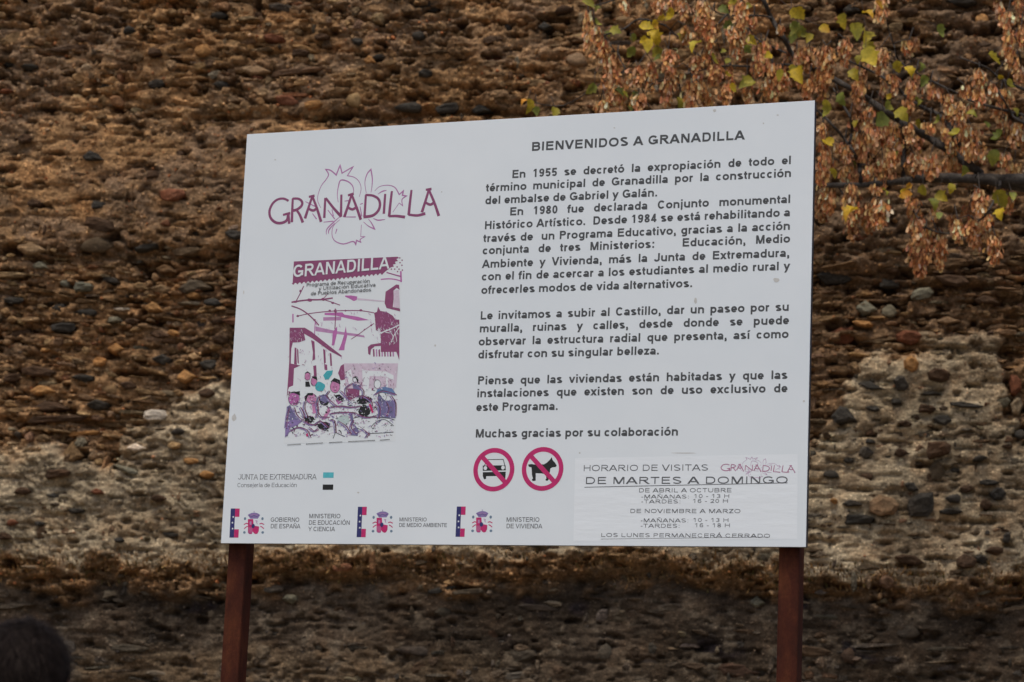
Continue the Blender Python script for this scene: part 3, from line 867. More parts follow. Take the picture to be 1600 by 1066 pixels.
for a_, b_ in ((0, 10), (10, 14), (14, 17), (17, 18)):
    P = Print(1)
    for t, x0, y0, x1, y1, j in LINES[a_:b_]:
        line(P, t, x0, y0, x1, y1, CAPB, 0.212, bool(j), 1.02)
    P.build('body_lettering', M_INK)

# institutional captions
CAPS = [('GOBIERNO', 423, 815.7, 467.4, 815.4), ('DE ESPAÑA', 423, 826, 469, 825.4), ('MINISTERIO', 483, 810, 531.6, 809.8),
                          ('DE EDUCACIÓN', 482.6, 820.3, 546.5, 820), ('Y CIENCIA', 482, 830.3, 523, 830), ('MINISTERIO', 624, 815, 666.4, 814.8),
                          ('DE MEDIO AMBIENTE', 623.6, 823.8, 698.4, 823.4), ('MINISTERIO', 791.4, 815.6, 842.6, 815.4), ('DE VIVIENDA', 791.4, 825.8, 847, 825.6)]
for a_, b_ in ((0, 2), (2, 5), (5, 7), (7, 9)):
    P = Print(1)
    for t, x0, y0, x1, y1 in CAPS[a_:b_]:
        line(P, t, x0, y0, x1, y1, 0.0146 if x0 < 600 or x0 > 780 else 0.0128, 0.14)
    P.build('caption_lettering', M_INK2)
P = Print(1)
line(P, 'Consejería de Educación', 371, 762, 463.7, 760.6, 0.0142, 0.10)
P.build('caption_lettering', M_INK2)
# regional government name, with small serifs
P = Print(1)
cap = 0.0172; u0, v0 = bp(372, 749.4); u1, v1 = bp(493.5, 748.6)
t = 'JUNTA DE EXTREMADURA'; sxx = (u1 - u0) / ((text_width(t) - .14) * cap)
u = u0
for c in t:
    if c != ' ':
        draw_text(P, c, u, v0, cap, sxx, 0.11)
        a = ADV_B[c] / 716 * cap * sxx
        feet = {'J': [(.5, 1)], 'U': [(.2, 1), (.8, 1)], 'N': [(.2, 0), (.2, 1), (.8, 1)], 'T': [(.5, 0)], 'A': [(.08, 0), (.92, 0)], 'D': [(.2, 0), (.2, 1)],
                'E': [(.2, 0), (.2, 1)], 'X': [], 'R': [(.2, 0), (.9, 0)], 'M': [(.2, 0), (.8, 0)]}[c]
        if c == 'X':
            P.strip([(u + a * .1, v0), (u + a * .9, v0 + cap)], cap * .13); P.strip([(u + a * .1, v0 + cap), (u + a * .9, v0)], cap * .06)
            feet = [(.1, 0), (.9, 0), (.1, 1), (.9, 1)]
        for fx, fy in feet:
            P.strip([(u + a * fx - cap * .12, v0 + fy * cap), (u + a * fx + cap * .12, v0 + fy * cap)], cap * .05)
    u += ADV_B[c] / 716 * cap * sxx
P.build('serif_lettering', M_INK2)

def quad_px(P, x0, y0, x1, y1, sk=0.0):
    P.poly([bp(x0, y0), bp(x1, y0), bp(x1 + sk, y1), bp(x0 + sk, y1)])
def disc(P, u, v_, ru, rv, n=20): P.poly([(u + ru * math.cos(6.2832 * i / n), v_ + rv * math.sin(6.2832 * i / n)) for i in range(n)])
P = Print(1); quad_px(P, 505, 738.2, 521.5, 746.8, -.3); P.build('teal_print', print_mat('light_teal_ink', (.085, .43, .50)))
P = Print(1); quad_px(P, 504.4, 757.2, 520.8, 765.6, -.3); P.build('black_print', M_BLACK)
# government strips and coats of arms
M_BGREY = print_mat('blue_grey_ink', (0.13, 0.20, 0.28))
for (xb, yt, yb, xa, ya) in ((360.6, 794.7, 840.2, 397, 817.5), (559.3, 792, 839.5, 598, 815.5), (713.8, 791.6, 839, 753.6, 815)):
    P = Print(1); quad_px(P, xb, yt, xb + 7, yb, -2.1)
    FL = [(P, M_NAVY)]
    P = Print(2); quad_px(P, xb + 7, yt, xb + 14, yt + 13, -.6); quad_px(P, xb + 5.6, yb - 13, xb + 12.6, yb, -.6); FL.append((P, M_MAG))
    P = Print(3)
    for k, (dx, dy) in enumerate(((3.6, .29), (2.3, .49), (2.6, .69))):
        u, v_ = bp(xb + dx + .3, yt + (yb - yt) * dy)
        P.poly([(u + (0.0042 if i % 2 == 0 else 0.0019) * math.sin(i * math.pi / 5), v_ + (0.0042 if i % 2 == 0 else 0.0019) * math.cos(i * math.pi / 5)) for i in range(10)])
    FL.append((P, M_PAPER)); join_prints('flag_emblem_print', FL); AR = []
    C = lambda dx, dy: bp(xa + dx / 15.2, ya + dy / 15.2)    # offsets as seen in the enlarged photograph
    Q = lambda P, pts: P.poly([C(*p) for p in pts])
    P = Print(1)
    Q(P, [(-150, -195), (-120, -215), (-60, -240), (0, -250), (70, -240), (120, -215), (145, -190), (90, -105), (-90, -105)])
    P.strip([C(0, -250), C(0, -290)], 0.0012); P.strip([C(-12, -272), C(12, -272)], 0.001)
    Q(P, [(-145, 190), (-40, 190), (-40, 240), (-60, 262), (-110, 262), (-145, 235)])
    AR.append((P, M_LILAC))
    P = Print(2)
    Q(P, [(-145, -95), (-20, -95), (-10, 60), (110, 80), (120, 90), (112, 190), (80, 250), (40, 262), (-5, 240), (-30, 200), (-50, 250), (-110, 255), (-145, 220)])
    AR.append((P, M_MAG))
    P = Print(3)
    for k in range(5): P.strip([C(-125 + k * 20, 100), C(-125 + k * 20, 235)], 0.0012)
    Q(P, [(-105, -40), (-60, -40), (-60, 40), (-105, 40)])
    P.strip([C(30, -60), C(75, -50), C(60, -10), C(80, 20)], 0.002); P.strip([C(45, -30), C(70, -30)], 0.0014)
    P.strip([C(-90, -180), C(0, -205), C(90, -180)], 0.0014)
    AR.append((P, M_PINK))
    P = Print(4); disc(P, *C(-20, 70), 0.0062, 0.0075, 10); P.strip([C(-120, -188), C(-60, -150), C(0, -180), C(60, -150), C(120, -188)], 0.0011); AR.append((P, M_NAVY))
    P = Print(1)
    for sg in (-1, 1):
        P.strip([C(sg * 135 - 5, 20), C(sg * 180, 5), C(sg * 240, 35)], 0.0032); P.strip([C(sg * 150, 75), C(sg * 190, 95), C(sg * 235, 135)], 0.0032)
    AR.append((P, M_MAG))
    P = Print(1)
    for sx2 in (-215, 200):
        disc(P, *C(sx2, -105), 0.0044, 0.0052, 8); disc(P, *C(sx2 - (15 if sx2 < 0 else -5), 222), 0.0050, 0.0045, 8)
    AR.append((P, M_BGREY)); join_prints('coat_of_arms_print', AR)

# prohibition signs
def ring_print(P, u, v_, ro, ri, n=48):
    y = P.y(); i0 = len(P.V)
    for i in range(n):
        a = 6.28319 * i / n
        for r_ in (ro, ri): P.V.append((u + r_ * math.cos(a), y, ZB + v_ + r_ * math.sin(a)))
    for i in range(n):
        j = (i + 1) % n
        P.F.append((i0 + 2 * i, i0 + 2 * j, i0 + 2 * j + 1, i0 + 2 * i + 1))
Z = lambda x, y: bp(580 + x / 5, 690 + y / 5)
for k, (cx_, cy_) in enumerate(((771.6, 734.0), (847.8, 732.8))):
    u, v_ = bp(cx_, cy_); ro = 0.0708; ri = 0.0555
    P = Print(1); disc(P, u, v_, ri + .001, ri + .001, 40); P.build('pictogram_disc', M_PAPER)
    P = Print(2)
    if k == 0:
        pz = lambda pts: P.poly([Z(*p) for p in pts])
        P.strip([Z(885, 190), Z(905, 142), Z(1032, 140), Z(1045, 190)], 0.0024)
        pz([(872, 188), (1050, 186), (1052, 226), (872, 230)])
        pz([(872, 240), (1052, 236), (1050, 262), (1040, 268), (898, 272), (898, 292), (882, 296), (872, 272)])
        pz([(1025, 262), (1050, 262), (1048, 290), (1030, 290)])
    else:
        P.poly([Z(*p) for p in [(1226, 180), (1250, 176), (1300, 182), (1350, 178), (1372, 166), (1398, 140), (1410, 122), (1418, 146), (1440, 170), (1450, 190), (1440, 200), (1416, 202),
                                (1400, 212), (1396, 240), (1388, 262), (1386, 300), (1376, 308), (1362, 304), (1362, 296), (1368, 290), (1366, 256), (1330, 250), (1286, 248), (1286, 304), (1274, 310), (1256, 306), (1256, 296), (1264, 290), (1256, 260), (1254, 222), (1252, 202), (1232, 198)]])
    P.build('car_print' if k == 0 else 'dog_print', M_BLACK)
    if k == 0:
        P = Print(3); disc(P, *Z(892, 208), 0.0062, 0.0066, 12); disc(P, *Z(1030, 204), 0.0062, 0.0066, 12); P.build('headlight_print', M_PAPER)
    P = Print(4); ring_print(P, u, v_, ro, ri)
    q = ri / math.sqrt(2) + .003
    P.strip([(u - q, v_ + q), (u + q, v_ - q)], 0.0152)
    P.build('prohibition_ring_print', M_MAG)

# hand drawn name with pomegranates
ZL = lambda x, y: (370 + x / 4.571, 220 + y / 4.571)
LOGO = [[(370, 430), (335, 414), (292, 420), (256, 450), (234, 500), (241, 550), (275, 583), (318, 588), (358, 568), (368, 522)], [(330, 530), (382, 517)], [(370, 520), (374, 594)],
 [(400, 412), (396, 500), (393, 583)], [(398, 414), (440, 415), (466, 436), (462, 466), (430, 492), (400, 500)], [(425, 492), (450, 530), (472, 585)],
 [(540, 397), (515, 470), (487, 556)], [(540, 397), (575, 490), (602, 580)], [(515, 401), (556, 393)], [(506, 482), (545, 499), (575, 480)],
 [(632, 408), (625, 552)], [(636, 410), (690, 480), (746, 542)], [(747, 385), (744, 543)], [(820, 385), (795, 465), (768, 545)], [(820, 383), (855, 475), (886, 565)],
 [(794, 391), (836, 378)], [(788, 472), (826, 491), (862, 468)], [(922, 388), (912, 545)], [(918, 388), (970, 392), (1010, 415), (1023, 455), (1010, 500), (970, 535), (905, 545)],
 [(1060, 380), (1050, 522)], [(1108, 360), (1097, 450), (1088, 542)], [(1085, 540), (1140, 538), (1202, 546)], [(1248, 352), (1237, 440), (1228, 530)], [(1226, 528), (1290, 534), (1347, 520)],
 [(1372, 350), (1348, 430), (1322, 512)], [(1370, 348), (1410, 440), (1443, 538)], [(1350, 351), (1391, 345)], [(1343, 438), (1381, 457), (1414, 438)]]
FRUIT = [[(600, 480), (578, 430), (582, 380), (605, 320), (640, 275), (655, 240), (635, 205), (670, 212), (710, 245), (738, 175), (752, 232), (832, 185), (790, 250), (840, 262), (875, 295), (888, 345), (875, 400)],
 [(725, 440), (718, 390), (725, 330), (742, 283), (790, 290), (825, 320), (835, 360), (825, 385)], [(925, 375), (915, 300), (930, 240), (958, 205), (968, 270), (965, 330), (958, 370)],
 [(985, 360), (1020, 328), (1080, 318), (1130, 335), (1160, 385), (1190, 358), (1183, 390), (1212, 395), (1180, 420), (1185, 465), (1160, 445), (1115, 510)], [(1008, 382), (1040, 362), (1070, 355)],
 [(975, 555), (1010, 568), (1060, 562)], [(905, 580), (940, 610), (985, 632), (960, 585), (940, 560)],
 [(890, 600), (885, 685), (915, 685), (882, 705), (885, 725), (855, 712), (850, 742), (830, 720), (760, 738), (700, 715), (680, 670), (690, 610), (735, 565)],
 [(640, 670), (645, 630), (700, 575), (735, 545)], [(655, 665), (660, 635), (700, 590)], [(705, 665), (715, 630)], [(620, 582), (690, 575)], [(650, 495), (700, 560)], [(680, 490), (690, 540)], [(760, 545), (850, 545)],
 [(540, 520), (570, 560)], [(490, 435), (560, 470)], [(880, 455), (900, 448)], [(770, 432), (800, 428)], [(880, 470), (893, 540)]]

def smooth(pts, n=4):
    p = [np.array(q, float) for q in pts]
    if len(p) < 3: return pts
    out = []
    for i in range(len(p) - 1):
        a = p[i - 1] if i else p[i]; b_, c = p[i], p[i + 1]; d = p[i + 2] if i + 2 < len(p) else p[i + 1]
        v1, v2 = b_ - a, c - b_
        sharp1 = i and (v1 @ v2) < 0.2 * np.linalg.norm(v1) * np.linalg.norm(v2)
        v3 = d - c
        sharp2 = i + 2 < len(p) and (v3 @ v2) < 0.2 * np.linalg.norm(v3) * np.linalg.norm(v2)
        if sharp1: a = b_
        if sharp2: d = c
        for k in range(n):
            t = k / n
            out.append(0.5 * ((2 * b_) + (c - a) * t + (2 * a - 5 * b_ + 4 * c - d) * t * t + (3 * b_ - a - 3 * c + d) * t ** 3))
    out.append(p[-1])
    return out

def draw_logo(target, layer, w1, w2, tr, m1, m2, nm, parent):
    P = Print(layer)
    for st in FRUIT:
        q = [tr(*p) for p in smooth(st)]
        n = len(q); P.strip(q, w2, widths=[w2 * (0.55 + 0.75 * math.sin(math.pi * (i + .3) / n) ** 2) for i in range(n)])
    P.build(nm + '_fruit_print', m2, parent)
    P = Print(layer + 1)
    for st in LOGO:
        q = [tr(*p) for p in smooth(st)]
        n = len(q); P.strip(q, w1, widths=[w1 * (0.85 + 0.3 * i / n) for i in range(n)])
    P.build(nm + '_lettering', m1, parent)
draw_logo(None, 1, 0.0092, 0.0036, lambda x, y: bp(*ZL(x, y)), M_PLUM, print_mat('violet_line_ink', (.40, .17, .37)), 'logo', sign)

# poster ---------------------------------------------------------------------------
ZA = lambda x, y: bp(430 + x / 6.664, 390 + y / 6.664)      # upper half
ZC = lambda x, y: bp(430 + x / 5.077, 500 + y / 5.077)      # lower half
P = Print(1); P.poly([bp(459, 408.5), bp(629.5, 401), bp(617.5, 690), bp(443.5, 693.5)])
poster = P.build('poster', M_PAPER)
LAY = {}
def pen(m):
    if m.name not in LAY: LAY[m.name] = (Print(2 + len(LAY)), m)
    return LAY[m.name][0]
def pa(m, pts): pen(m).poly([ZA(*p) for p in pts])
def pc(m, pts): pen(m).poly([ZC(*p) for p in pts])
def sa(m, pts, wd): pen(m).strip([ZA(*p) for p in smooth(pts, 3)], wd)
def sc_(m, pts, wd): pen(m).strip([ZC(*p) for p in smooth(pts, 3)], wd)
def blob(m, x, y, rx, ry, n=14, j=0.12, f=None):
    r_ = random.Random(int(x * 7 + y)); f = f or ZC
    pen(m).poly([f(x + rx * math.cos(6.2832 * i / n) * r_.uniform(1 - j, 1 + j), y + ry * math.sin(6.2832 * i / n) * r_.uniform(1 - j, 1 + j)) for i in range(n)])
pen(M_PINK); pen(M_BRUSH); pen(M_PLUM)
M_FAINT = print_mat('faint_pink_wash', (0.56, 0.47, 0.57)); pen(M_FAINT)
top = [(195, 125), (1275, 75), (1290, 88), (1262, 100), (1280, 120), (1248, 128), (1256, 150), (1226, 158), (1236, 178), (1206, 186), (1180, 205), (1150, 228)]
bot = []
x = 1130
while x > 190:
    yy = 232 + (1130 - x) * 0.112
    bot += [(x, yy + 14), (x - 18, yy + 34), (x - 34, yy + 16)]; x -= 44
pa(M_PLUM, top + bot + [(182, 350)])
for q in [(1298, 88), (1322, 112), (1300, 138), (1320, 165), (1270, 182), (1290, 205), (1245, 205), (1275, 230), (1210, 205), (1325, 215)]: blob(M_PLUM, *q, 8, 8, 8, .05, ZA)
sa(M_PLUM, [(1160, 235), (1230, 262), (1310, 285)], 0.0022)
# strokes of branches and barbed wire
for pts, wd, m in [([(170, 550), (260, 535), (360, 525), (480, 522), (600, 505)], .0052, M_PLUM), ([(220, 535), (260, 460), (298, 380)], .0034, M_PLUM), ([(500, 520), (580, 545), (675, 580)], .003, M_PLUM),
                   ([(500, 515), (540, 470), (548, 455)], .0028, M_PLUM), ([(170, 588), (260, 620), (340, 672), (410, 738), (455, 790)], .0042, M_PLUM), ([(235, 695), (330, 672), (450, 655), (620, 640), (760, 636), (900, 638), (1030, 660)], .003, M_PLUM),
                   ([(790, 935), (860, 890), (940, 830), (1030, 770)], .0026, M_PLUM), ([(625, 615), (628, 700), (622, 830)], .0034, M_PLUM), ([(1100, 312), (1180, 305), (1250, 312), (1315, 330)], .004, M_BRUSH), ([(1160, 240), (1240, 262), (1315, 280)], .004, M_BRUSH), ([(1308, 225), (1312, 340)], .006, M_BRUSH),
                   ([(410, 900), (415, 760), (430, 790)], .003, M_BRUSH), ([(185, 670), (185, 760)], .005, M_BRUSH)]: sa(m, pts, wd)
for q in [(360, 527, 26, 18), (210, 545, 22, 12), (500, 520, 20, 16), (600, 556, 16, 10), (235, 693, 14, 12), (570, 640, 14, 14), (732, 637, 10, 9), (893, 634, 18, 12), (628, 640, 16, 20), (1000, 790, 10, 10), (410, 735, 14, 12), (930, 835, 9, 9), (262, 432, 10, 16)]: blob(M_PLUM, *q, 9, .2, ZA)
pa(M_BRUSH, [(730, 480), (790, 478), (855, 490), (850, 525), (820, 538), (770, 510), (728, 492)])
pa(M_FAINT, [(850, 505), (1140, 535), (1135, 545), (860, 525)])
pa(M_BRUSH, [(515, 660), (700, 655), (720, 678), (860, 700), (980, 735), (860, 742), (700, 705), (640, 690), (515, 682)])
pa(M_PINK, [(500, 705), (690, 700), (685, 738), (500, 742)])
pa(M_PINK, [(420, 800), (500, 820), (640, 850), (720, 862), (860, 880), (930, 900), (930, 915), (720, 890), (560, 870), (420, 850)])
pa(M_BRUSH, [(600, 860), (645, 800), (645, 870), (615, 1000), (590, 1000)]); pa(M_BRUSH, [(735, 800), (750, 900), (725, 1000), (720, 1050), (660, 1050), (690, 980), (720, 880)])
pa(M_PLUM, [(1030, 660), (1060, 650), (1072, 595), (1095, 640), (1160, 650), (1225, 690), (1262, 745), (1240, 765), (1190, 780), (1140, 800), (1080, 790), (1070, 850), (1048, 840), (1040, 720)])
pa(M_PLUM, [(1095, 830), (1180, 800), (1262, 790), (1295, 830), (1290, 1066), (1100, 1066), (1100, 930)])
pa(M_PLUM, [(1150, 440), (1210, 400), (1260, 365), (1290, 368), (1296, 420), (1265, 400), (1232, 430), (1235, 500), (1225, 600), (1300, 615), (1302, 645), (1160, 610), (1140, 560)])
pa(M_FAINT, [(1235, 430), (1290, 420), (1300, 610), (1232, 600)])
for q in [(1180, 470, 14, 30), (1200, 540, 12, 22), (1205, 590, 20, 10)]: blob(M_PINK, *q, 9, .25, ZA)
# roof line, house and balcony
pc(M_PLUM, [(115, 62), (235, 62), (290, 95), (440, 215), (530, 285), (525, 295), (430, 245), (300, 150), (230, 110), (240, 160), (190, 178), (140, 180), (128, 230), (118, 500), (92, 620), (112, 330)])
pc(M_PLUM, [(118, 345), (200, 362), (150, 385), (142, 540), (105, 600)])
for pts in [[(285, 160), (312, 172), (318, 312), (295, 325), (300, 260)], [(380, 228), (398, 240), (402, 340), (388, 350)], [(432, 262), (446, 268), (452, 365), (438, 365)], [(302, 365), (326, 360), (330, 445), (308, 450)], [(388, 350), (412, 356), (414, 400), (392, 395)],
            [(155, 220), (168, 222), (172, 355), (150, 350)], [(172, 222), (184, 240), (188, 350), (178, 340)], [(500, 420), (520, 365), (545, 350), (560, 470), (530, 480)]]: pc(M_PLUM, pts)
pc(M_PLUM, [(735, 215), (760, 195), (860, 180), (985, 190), (985, 320), (960, 250), (930, 218), (860, 205), (790, 210), (760, 235), (755, 280), (738, 270)])
pc(M_PLUM, [(790, -2), (985, -2), (985, 190), (860, 182), (835, 140), (850, 100), (820, 60)])
for k in range(8): pc(M_PINK if k % 2 else M_PLUM, [(775 + 22 * k, 232 + k % 3 * 4), (787 + 22 * k, 230), (790 + 22 * k, 290), (778 + 22 * k, 292)])
for k in range(4): sc_(M_PAPER, [(840 + k * 35, 110 - k * 12), (890 + k * 25, 75 + k * 30)], .0022)
sc_(M_PAPER, [(830, 105), (900, 80), (985, 40)], .004); sc_(M_PAPER, [(920, 180), (945, 120), (985, 60)], .003)
pc(M_FAINT, [(545, 345), (975, 345), (960, 540), (560, 545)])
for k in range(18):
    x = 560 + k * 23; pc(M_PLUM if k % 3 else M_PINK, [(x, 350), (x + 16, 350), (x + 10, 372 + (k * 37 % 22)), (x + 3, 366)])
for pts in [[(690, 400), (880, 410), (940, 440), (940, 475), (880, 450), (750, 445), (740, 560), (700, 570)], [(880, 460), (895, 460), (895, 560), (880, 560)], [(560, 420), (600, 390), (620, 500), (590, 520)]]: pc(M_PAPER, pts)
for pts in [[(600, 400), (615, 395), (622, 500), (606, 500)], [(545, 505), (600, 500), (670, 540), (668, 600), (610, 632), (560, 640), (575, 560)], [(750, 450), (860, 460), (862, 475), (760, 470)], [(765, 560), (775, 470), (782, 560)], [(500, 420), (545, 370), (548, 460), (520, 480)]]: pc(M_PLUM, pts)
# crowd
HD = [(258, 448, 22, 30, M_FLESH), (308, 490, 24, 34, M_FLESH), (476, 530, 38, 48, M_FLESH), (150, 625, 44, 56, M_BRUSH), (290, 625, 40, 40, M_FLESH), (638, 472, 20, 24, M_PAPER), (850, 610, 34, 34, M_PAPER), (812, 510, 26, 34, M_PAPER)]
for (x, y, rx, ry, m) in HD[:2]: blob(m, x, y, rx, ry)
pen(M_BLACK); pen(M_TEAL)
M_JACK = print_mat('slate_violet_ink', (0.15, 0.14, 0.28)); pen(M_JACK); pen(M_FLESH)
pc(M_JACK, [(92, 690), (120, 676), (150, 740), (190, 790), (130, 800), (88, 790)]); pc(M_JACK, [(820, 580), (870, 640), (955, 640), (955, 780), (820, 770), (810, 700)])
pc(M_LILAC, [(84, 810), (150, 792), (222, 800), (180, 830), (120, 860), (100, 920), (78, 930)]); pc(M_JACK, [(585, 745), (612, 735), (625, 820), (665, 880), (655, 920), (600, 915), (620, 850)])
pc(M_JACK, [(610, 500), (680, 520), (685, 560), (620, 545)]); pc(M_JACK, [(350, 600), (400, 590), (440, 640), (400, 660), (360, 640)])
for (x, y, rx, ry, m) in HD[2:]: blob(m, x, y, rx, ry)
blob(M_BLACK, 390, 635, 44, 44); blob(M_BLACK, 708, 640, 58, 34, 18, .25); blob(M_BLACK, 708, 725, 48, 48); blob(M_BLACK, 265, 790, 40, 40, 12, .3); blob(M_BLACK, 395, 840, 46, 36, 14, .3)
for p_ in [[(232, 425), (258, 408), (285, 428), (262, 420)], [(440, 490), (470, 460), (515, 478), (518, 512), (470, 492)], [(612, 462), (640, 448), (662, 480), (655, 505), (640, 462)], [(232, 610), (262, 580), (300, 580), (300, 600), (262, 600), (240, 650)],
           [(470, 600), (510, 590), (545, 620), (540, 650), (500, 640)], [(290, 448), (330, 448), (336, 480), (300, 462)], [(105, 580), (195, 565), (198, 600), (150, 580)], [(240, 490), (270, 490), (280, 530), (240, 530)]]: pc(M_BLACK, p_)
for p_ in [[(100, 565), (110, 535), (150, 518), (190, 530), (196, 566), (150, 575)], [(230, 560), (262, 535), (300, 545), (290, 580), (240, 582)], [(320, 740), (370, 690), (415, 680), (400, 740), (340, 770)]]: pc(M_PAPER, p_)
blob(M_TEAL, 355, 530, 40, 38); pc(M_TEAL, [(382, 440), (410, 405), (458, 400), (452, 432), (425, 470), (398, 475)]); 
M_AQUA = print_mat('pale_aqua_ink', (0.42, 0.52, 0.52)); pc(M_AQUA, [(490, 790), (520, 755), (580, 760), (590, 800), (560, 838), (500, 835)])
pc(print_mat('blue_hat_ink', (.12, .19, .36)), [(800, 580), (815, 545), (870, 530), (930, 545), (960, 590), (880, 582), (840, 575)])
pc(M_BRUSH, [(835, 680), (880, 670), (940, 745), (900, 770), (830, 755)]); pc(M_BRUSH, [(480, 640), (520, 620), (540, 645), (500, 672)]); pc(M_FLESH, [(290, 660), (320, 650), (325, 740), (300, 745)]); pc(M_FLESH, [(400, 740), (425, 690), (440, 720), (400, 790), (365, 790)])
pc(M_MAG, [(742, 665), (762, 672), (782, 735), (768, 740)]); pc(M_MAG, [(245, 905), (262, 898), (264, 922), (250, 926)])
rr = random.Random(3)
for k in range(150):    # sketchy hatching of clothes, table and ground
    x, y = rr.uniform(90, 940), rr.uniform(640, 930)
    if x > 600 and y > 760 and rr.random() < .4: continue
    m = rr.choice([M_LILAC, M_PINK, M_BLACK, M_FAINT, M_PAPER, M_JACK]); a = rr.uniform(-1, 1); L = rr.uniform(10, 36)
    sc_(m, [(x, y), (x + L * math.cos(a) * .6 + 4, y + L * math.sin(a) * .5 - 4), (x + L * math.cos(a), y + L * math.sin(a))], rr.uniform(.0012, .0034))
for k in range(40):
    x, y = rr.uniform(560, 960), rr.uniform(380, 545); sc_(rr.choice([M_PINK, M_PLUM, M_PAPER]), [(x, y), (x + rr.uniform(-6, 6), y + rr.uniform(10, 34))], .0016)
for pts in [[(620, 780), (700, 765), (800, 775), (900, 780), (950, 795)], [(760, 850), (800, 810), (870, 790), (940, 840)], [(440, 790), (480, 830), (480, 890), (555, 925)], [(480, 890), (460, 940)], [(620, 800), (640, 850), (700, 880), (760, 900), (940, 890)]]: sc_(M_BLACK, pts, .0018)
OV = [Print(12 + i * .5) for i in range(5)]; OM = [M_LILAC, M_PAPER, M_BLACK, M_PINK, M_PLUM]
def inside(x, y): return (85 < x < 950 and 560 < y < 945) and not (x < 120 and y > 900)
for k in range(900):
    i = rr.choices(range(5), [3, 4, 2, 3, 1.6])[0]
    x, y = rr.uniform(95, 930), rr.uniform(590, 925) if rr.random() < .8 else rr.uniform(350, 590)
    if y < 590 and x < 560: continue
    a = rr.uniform(0, 6.28); L = rr.uniform(4, 20); w_ = rr.uniform(.0007, .0024)
    q = [(x, y), (x + L * .5 * math.cos(a + .5), y + L * .5 * math.sin(a + .5)), (x + L * math.cos(a), y + L * .7 * math.sin(a))]
    OV[i].strip([ZC(*p) for p in smooth(q, 2)], w_)
for (x0, y0, x1, y1, i_, nn_) in [(800, 10, 975, 185, 1, 34), (800, 10, 975, 185, 3, 40), (830, -70, 960, 20, 3, 22), (120, 70, 225, 160, 1, 12), (120, 70, 225, 165, 3, 16), (560, 350, 960, 520, 4, 34), (540, 380, 660, 620, 3, 24), (140, 190, 540, 520, 3, 36), (330, -80, 780, 120, 3, 26), (95, 200, 520, 560, 4, 26)]:
    for k in range(nn_):
        x, y = rr.uniform(x0, x1), rr.uniform(y0, y1); a = rr.gauss(1.4, .5); L = rr.uniform(6, 26)
        OV[i_].strip([ZC(x, y), ZC(x + L * math.cos(a) * .5 + rr.uniform(-2, 2), y + L * math.sin(a) * .5), ZC(x + L * math.cos(a), y + L * math.sin(a))], rr.uniform(.0006, .0016))
for (x, y, rx, ry, m) in HD:
    q = [(x + rx * 1.04 * math.cos(6.2832 * i / 12), y + ry * 1.04 * math.sin(6.2832 * i / 12)) for i in range(13)]
    OV[2].strip([ZC(*p) for p in q], .0011)
for pts in [[(110, 690), (95, 760), (85, 850)], [(200, 690), (228, 750), (215, 800)], [(150, 690), (170, 750), (210, 790)], [(240, 640), (232, 700), (260, 770)], [(325, 650), (340, 700), (330, 770)], [(350, 600), (330, 690), (360, 760), (420, 770)],
            [(430, 560), (400, 600), (450, 650), (500, 690)], [(520, 560), (560, 600), (600, 640)], [(440, 690), (520, 680), (600, 690), (680, 680)], [(440, 740), (520, 730), (640, 735)], [(440, 790), (470, 800), (480, 890)], [(650, 610), (700, 600), (760, 640), (770, 700)],
            [(640, 740), (720, 770), (800, 760)], [(800, 640), (830, 700), (820, 780)], [(880, 650), (900, 700), (880, 760)], [(920, 600), (955, 660), (952, 760)], [(790, 590), (850, 560), (960, 590)], [(500, 800), (560, 840), (600, 900)], [(230, 800), (300, 830), (360, 800), (420, 850)],
            [(270, 850), (310, 880), (340, 860)], [(120, 880), (180, 850), (250, 870), (280, 930)], [(620, 790), (600, 850), (640, 900)], [(690, 860), (740, 900), (720, 930)], [(660, 520), (700, 560), (690, 620)], [(610, 500), (560, 540), (570, 600)]]:
    OV[2].strip([ZC(*p) for p in smooth(pts, 3)], .0014)
    OV[4].strip([ZC(p[0] + 7, p[1] + 5) for p in smooth(pts, 3)], .0022)
    OV[0].strip([ZC(p[0] - 9, p[1] + 8) for p in smooth(pts, 3)], .0034)
for x, y, s_ in [(150, 640, 1), (290, 625, .8), (476, 540, .9), (850, 612, .7)]:   # eyes and mouths of the printed faces
    for dx in (-14, 12): OV[2].strip([ZC(x + (dx - 5) * s_, y - 8 * s_), ZC(x + (dx + 6) * s_, y - 9 * s_)], .0016)
    OV[2].strip([ZC(x - 10 * s_, y + 24 * s_), ZC(x + 12 * s_, y + 22 * s_)], .0014); OV[1].strip([ZC(x, y + 2), ZC(x + 4, y + 12)], .002)
join_prints('artwork_print', list(LAY.values()) + list(zip(OV, OM)), poster)
P = Print(16)     # band title in the paper colour, and the small subtitle
def slanted(P, t, f, x0, y0, x1, y1, cap, wgt):
    u0, v0 = f(x0, y0); u1, v1 = f(x1, y1)
    n0 = len(P.V); draw_text(P, t, u0 - .08 * cap, v0, cap, (u1 - u0) / ((text_width(t) - .14) * cap), wgt)
    sl2 = (v1 - v0) / (u1 - u0)
    for i in range(n0, len(P.V)):
        a_, b2, c_ = P.V[i]; P.V[i] = (a_, b2, c_ + (a_ - u0) * sl2)
slanted(P, 'GRANADILLA', ZA, 190, 292, 1185, 200, 0.043, 0.17)
P.build('poster_title_lettering', M_PAPER, poster)
P = Print(16)
for t, x0, y0, x1, y1 in [('Programa de Recuperación', 328, 388, 985, 345), ('y Utilización Educativa', 455, 425, 1045, 385), ('de Pueblos Abandonados', 372, 478, 1000, 436)]:
    slanted(P, t, ZA, x0, y0, x1, y1, 0.0125, 0.15)
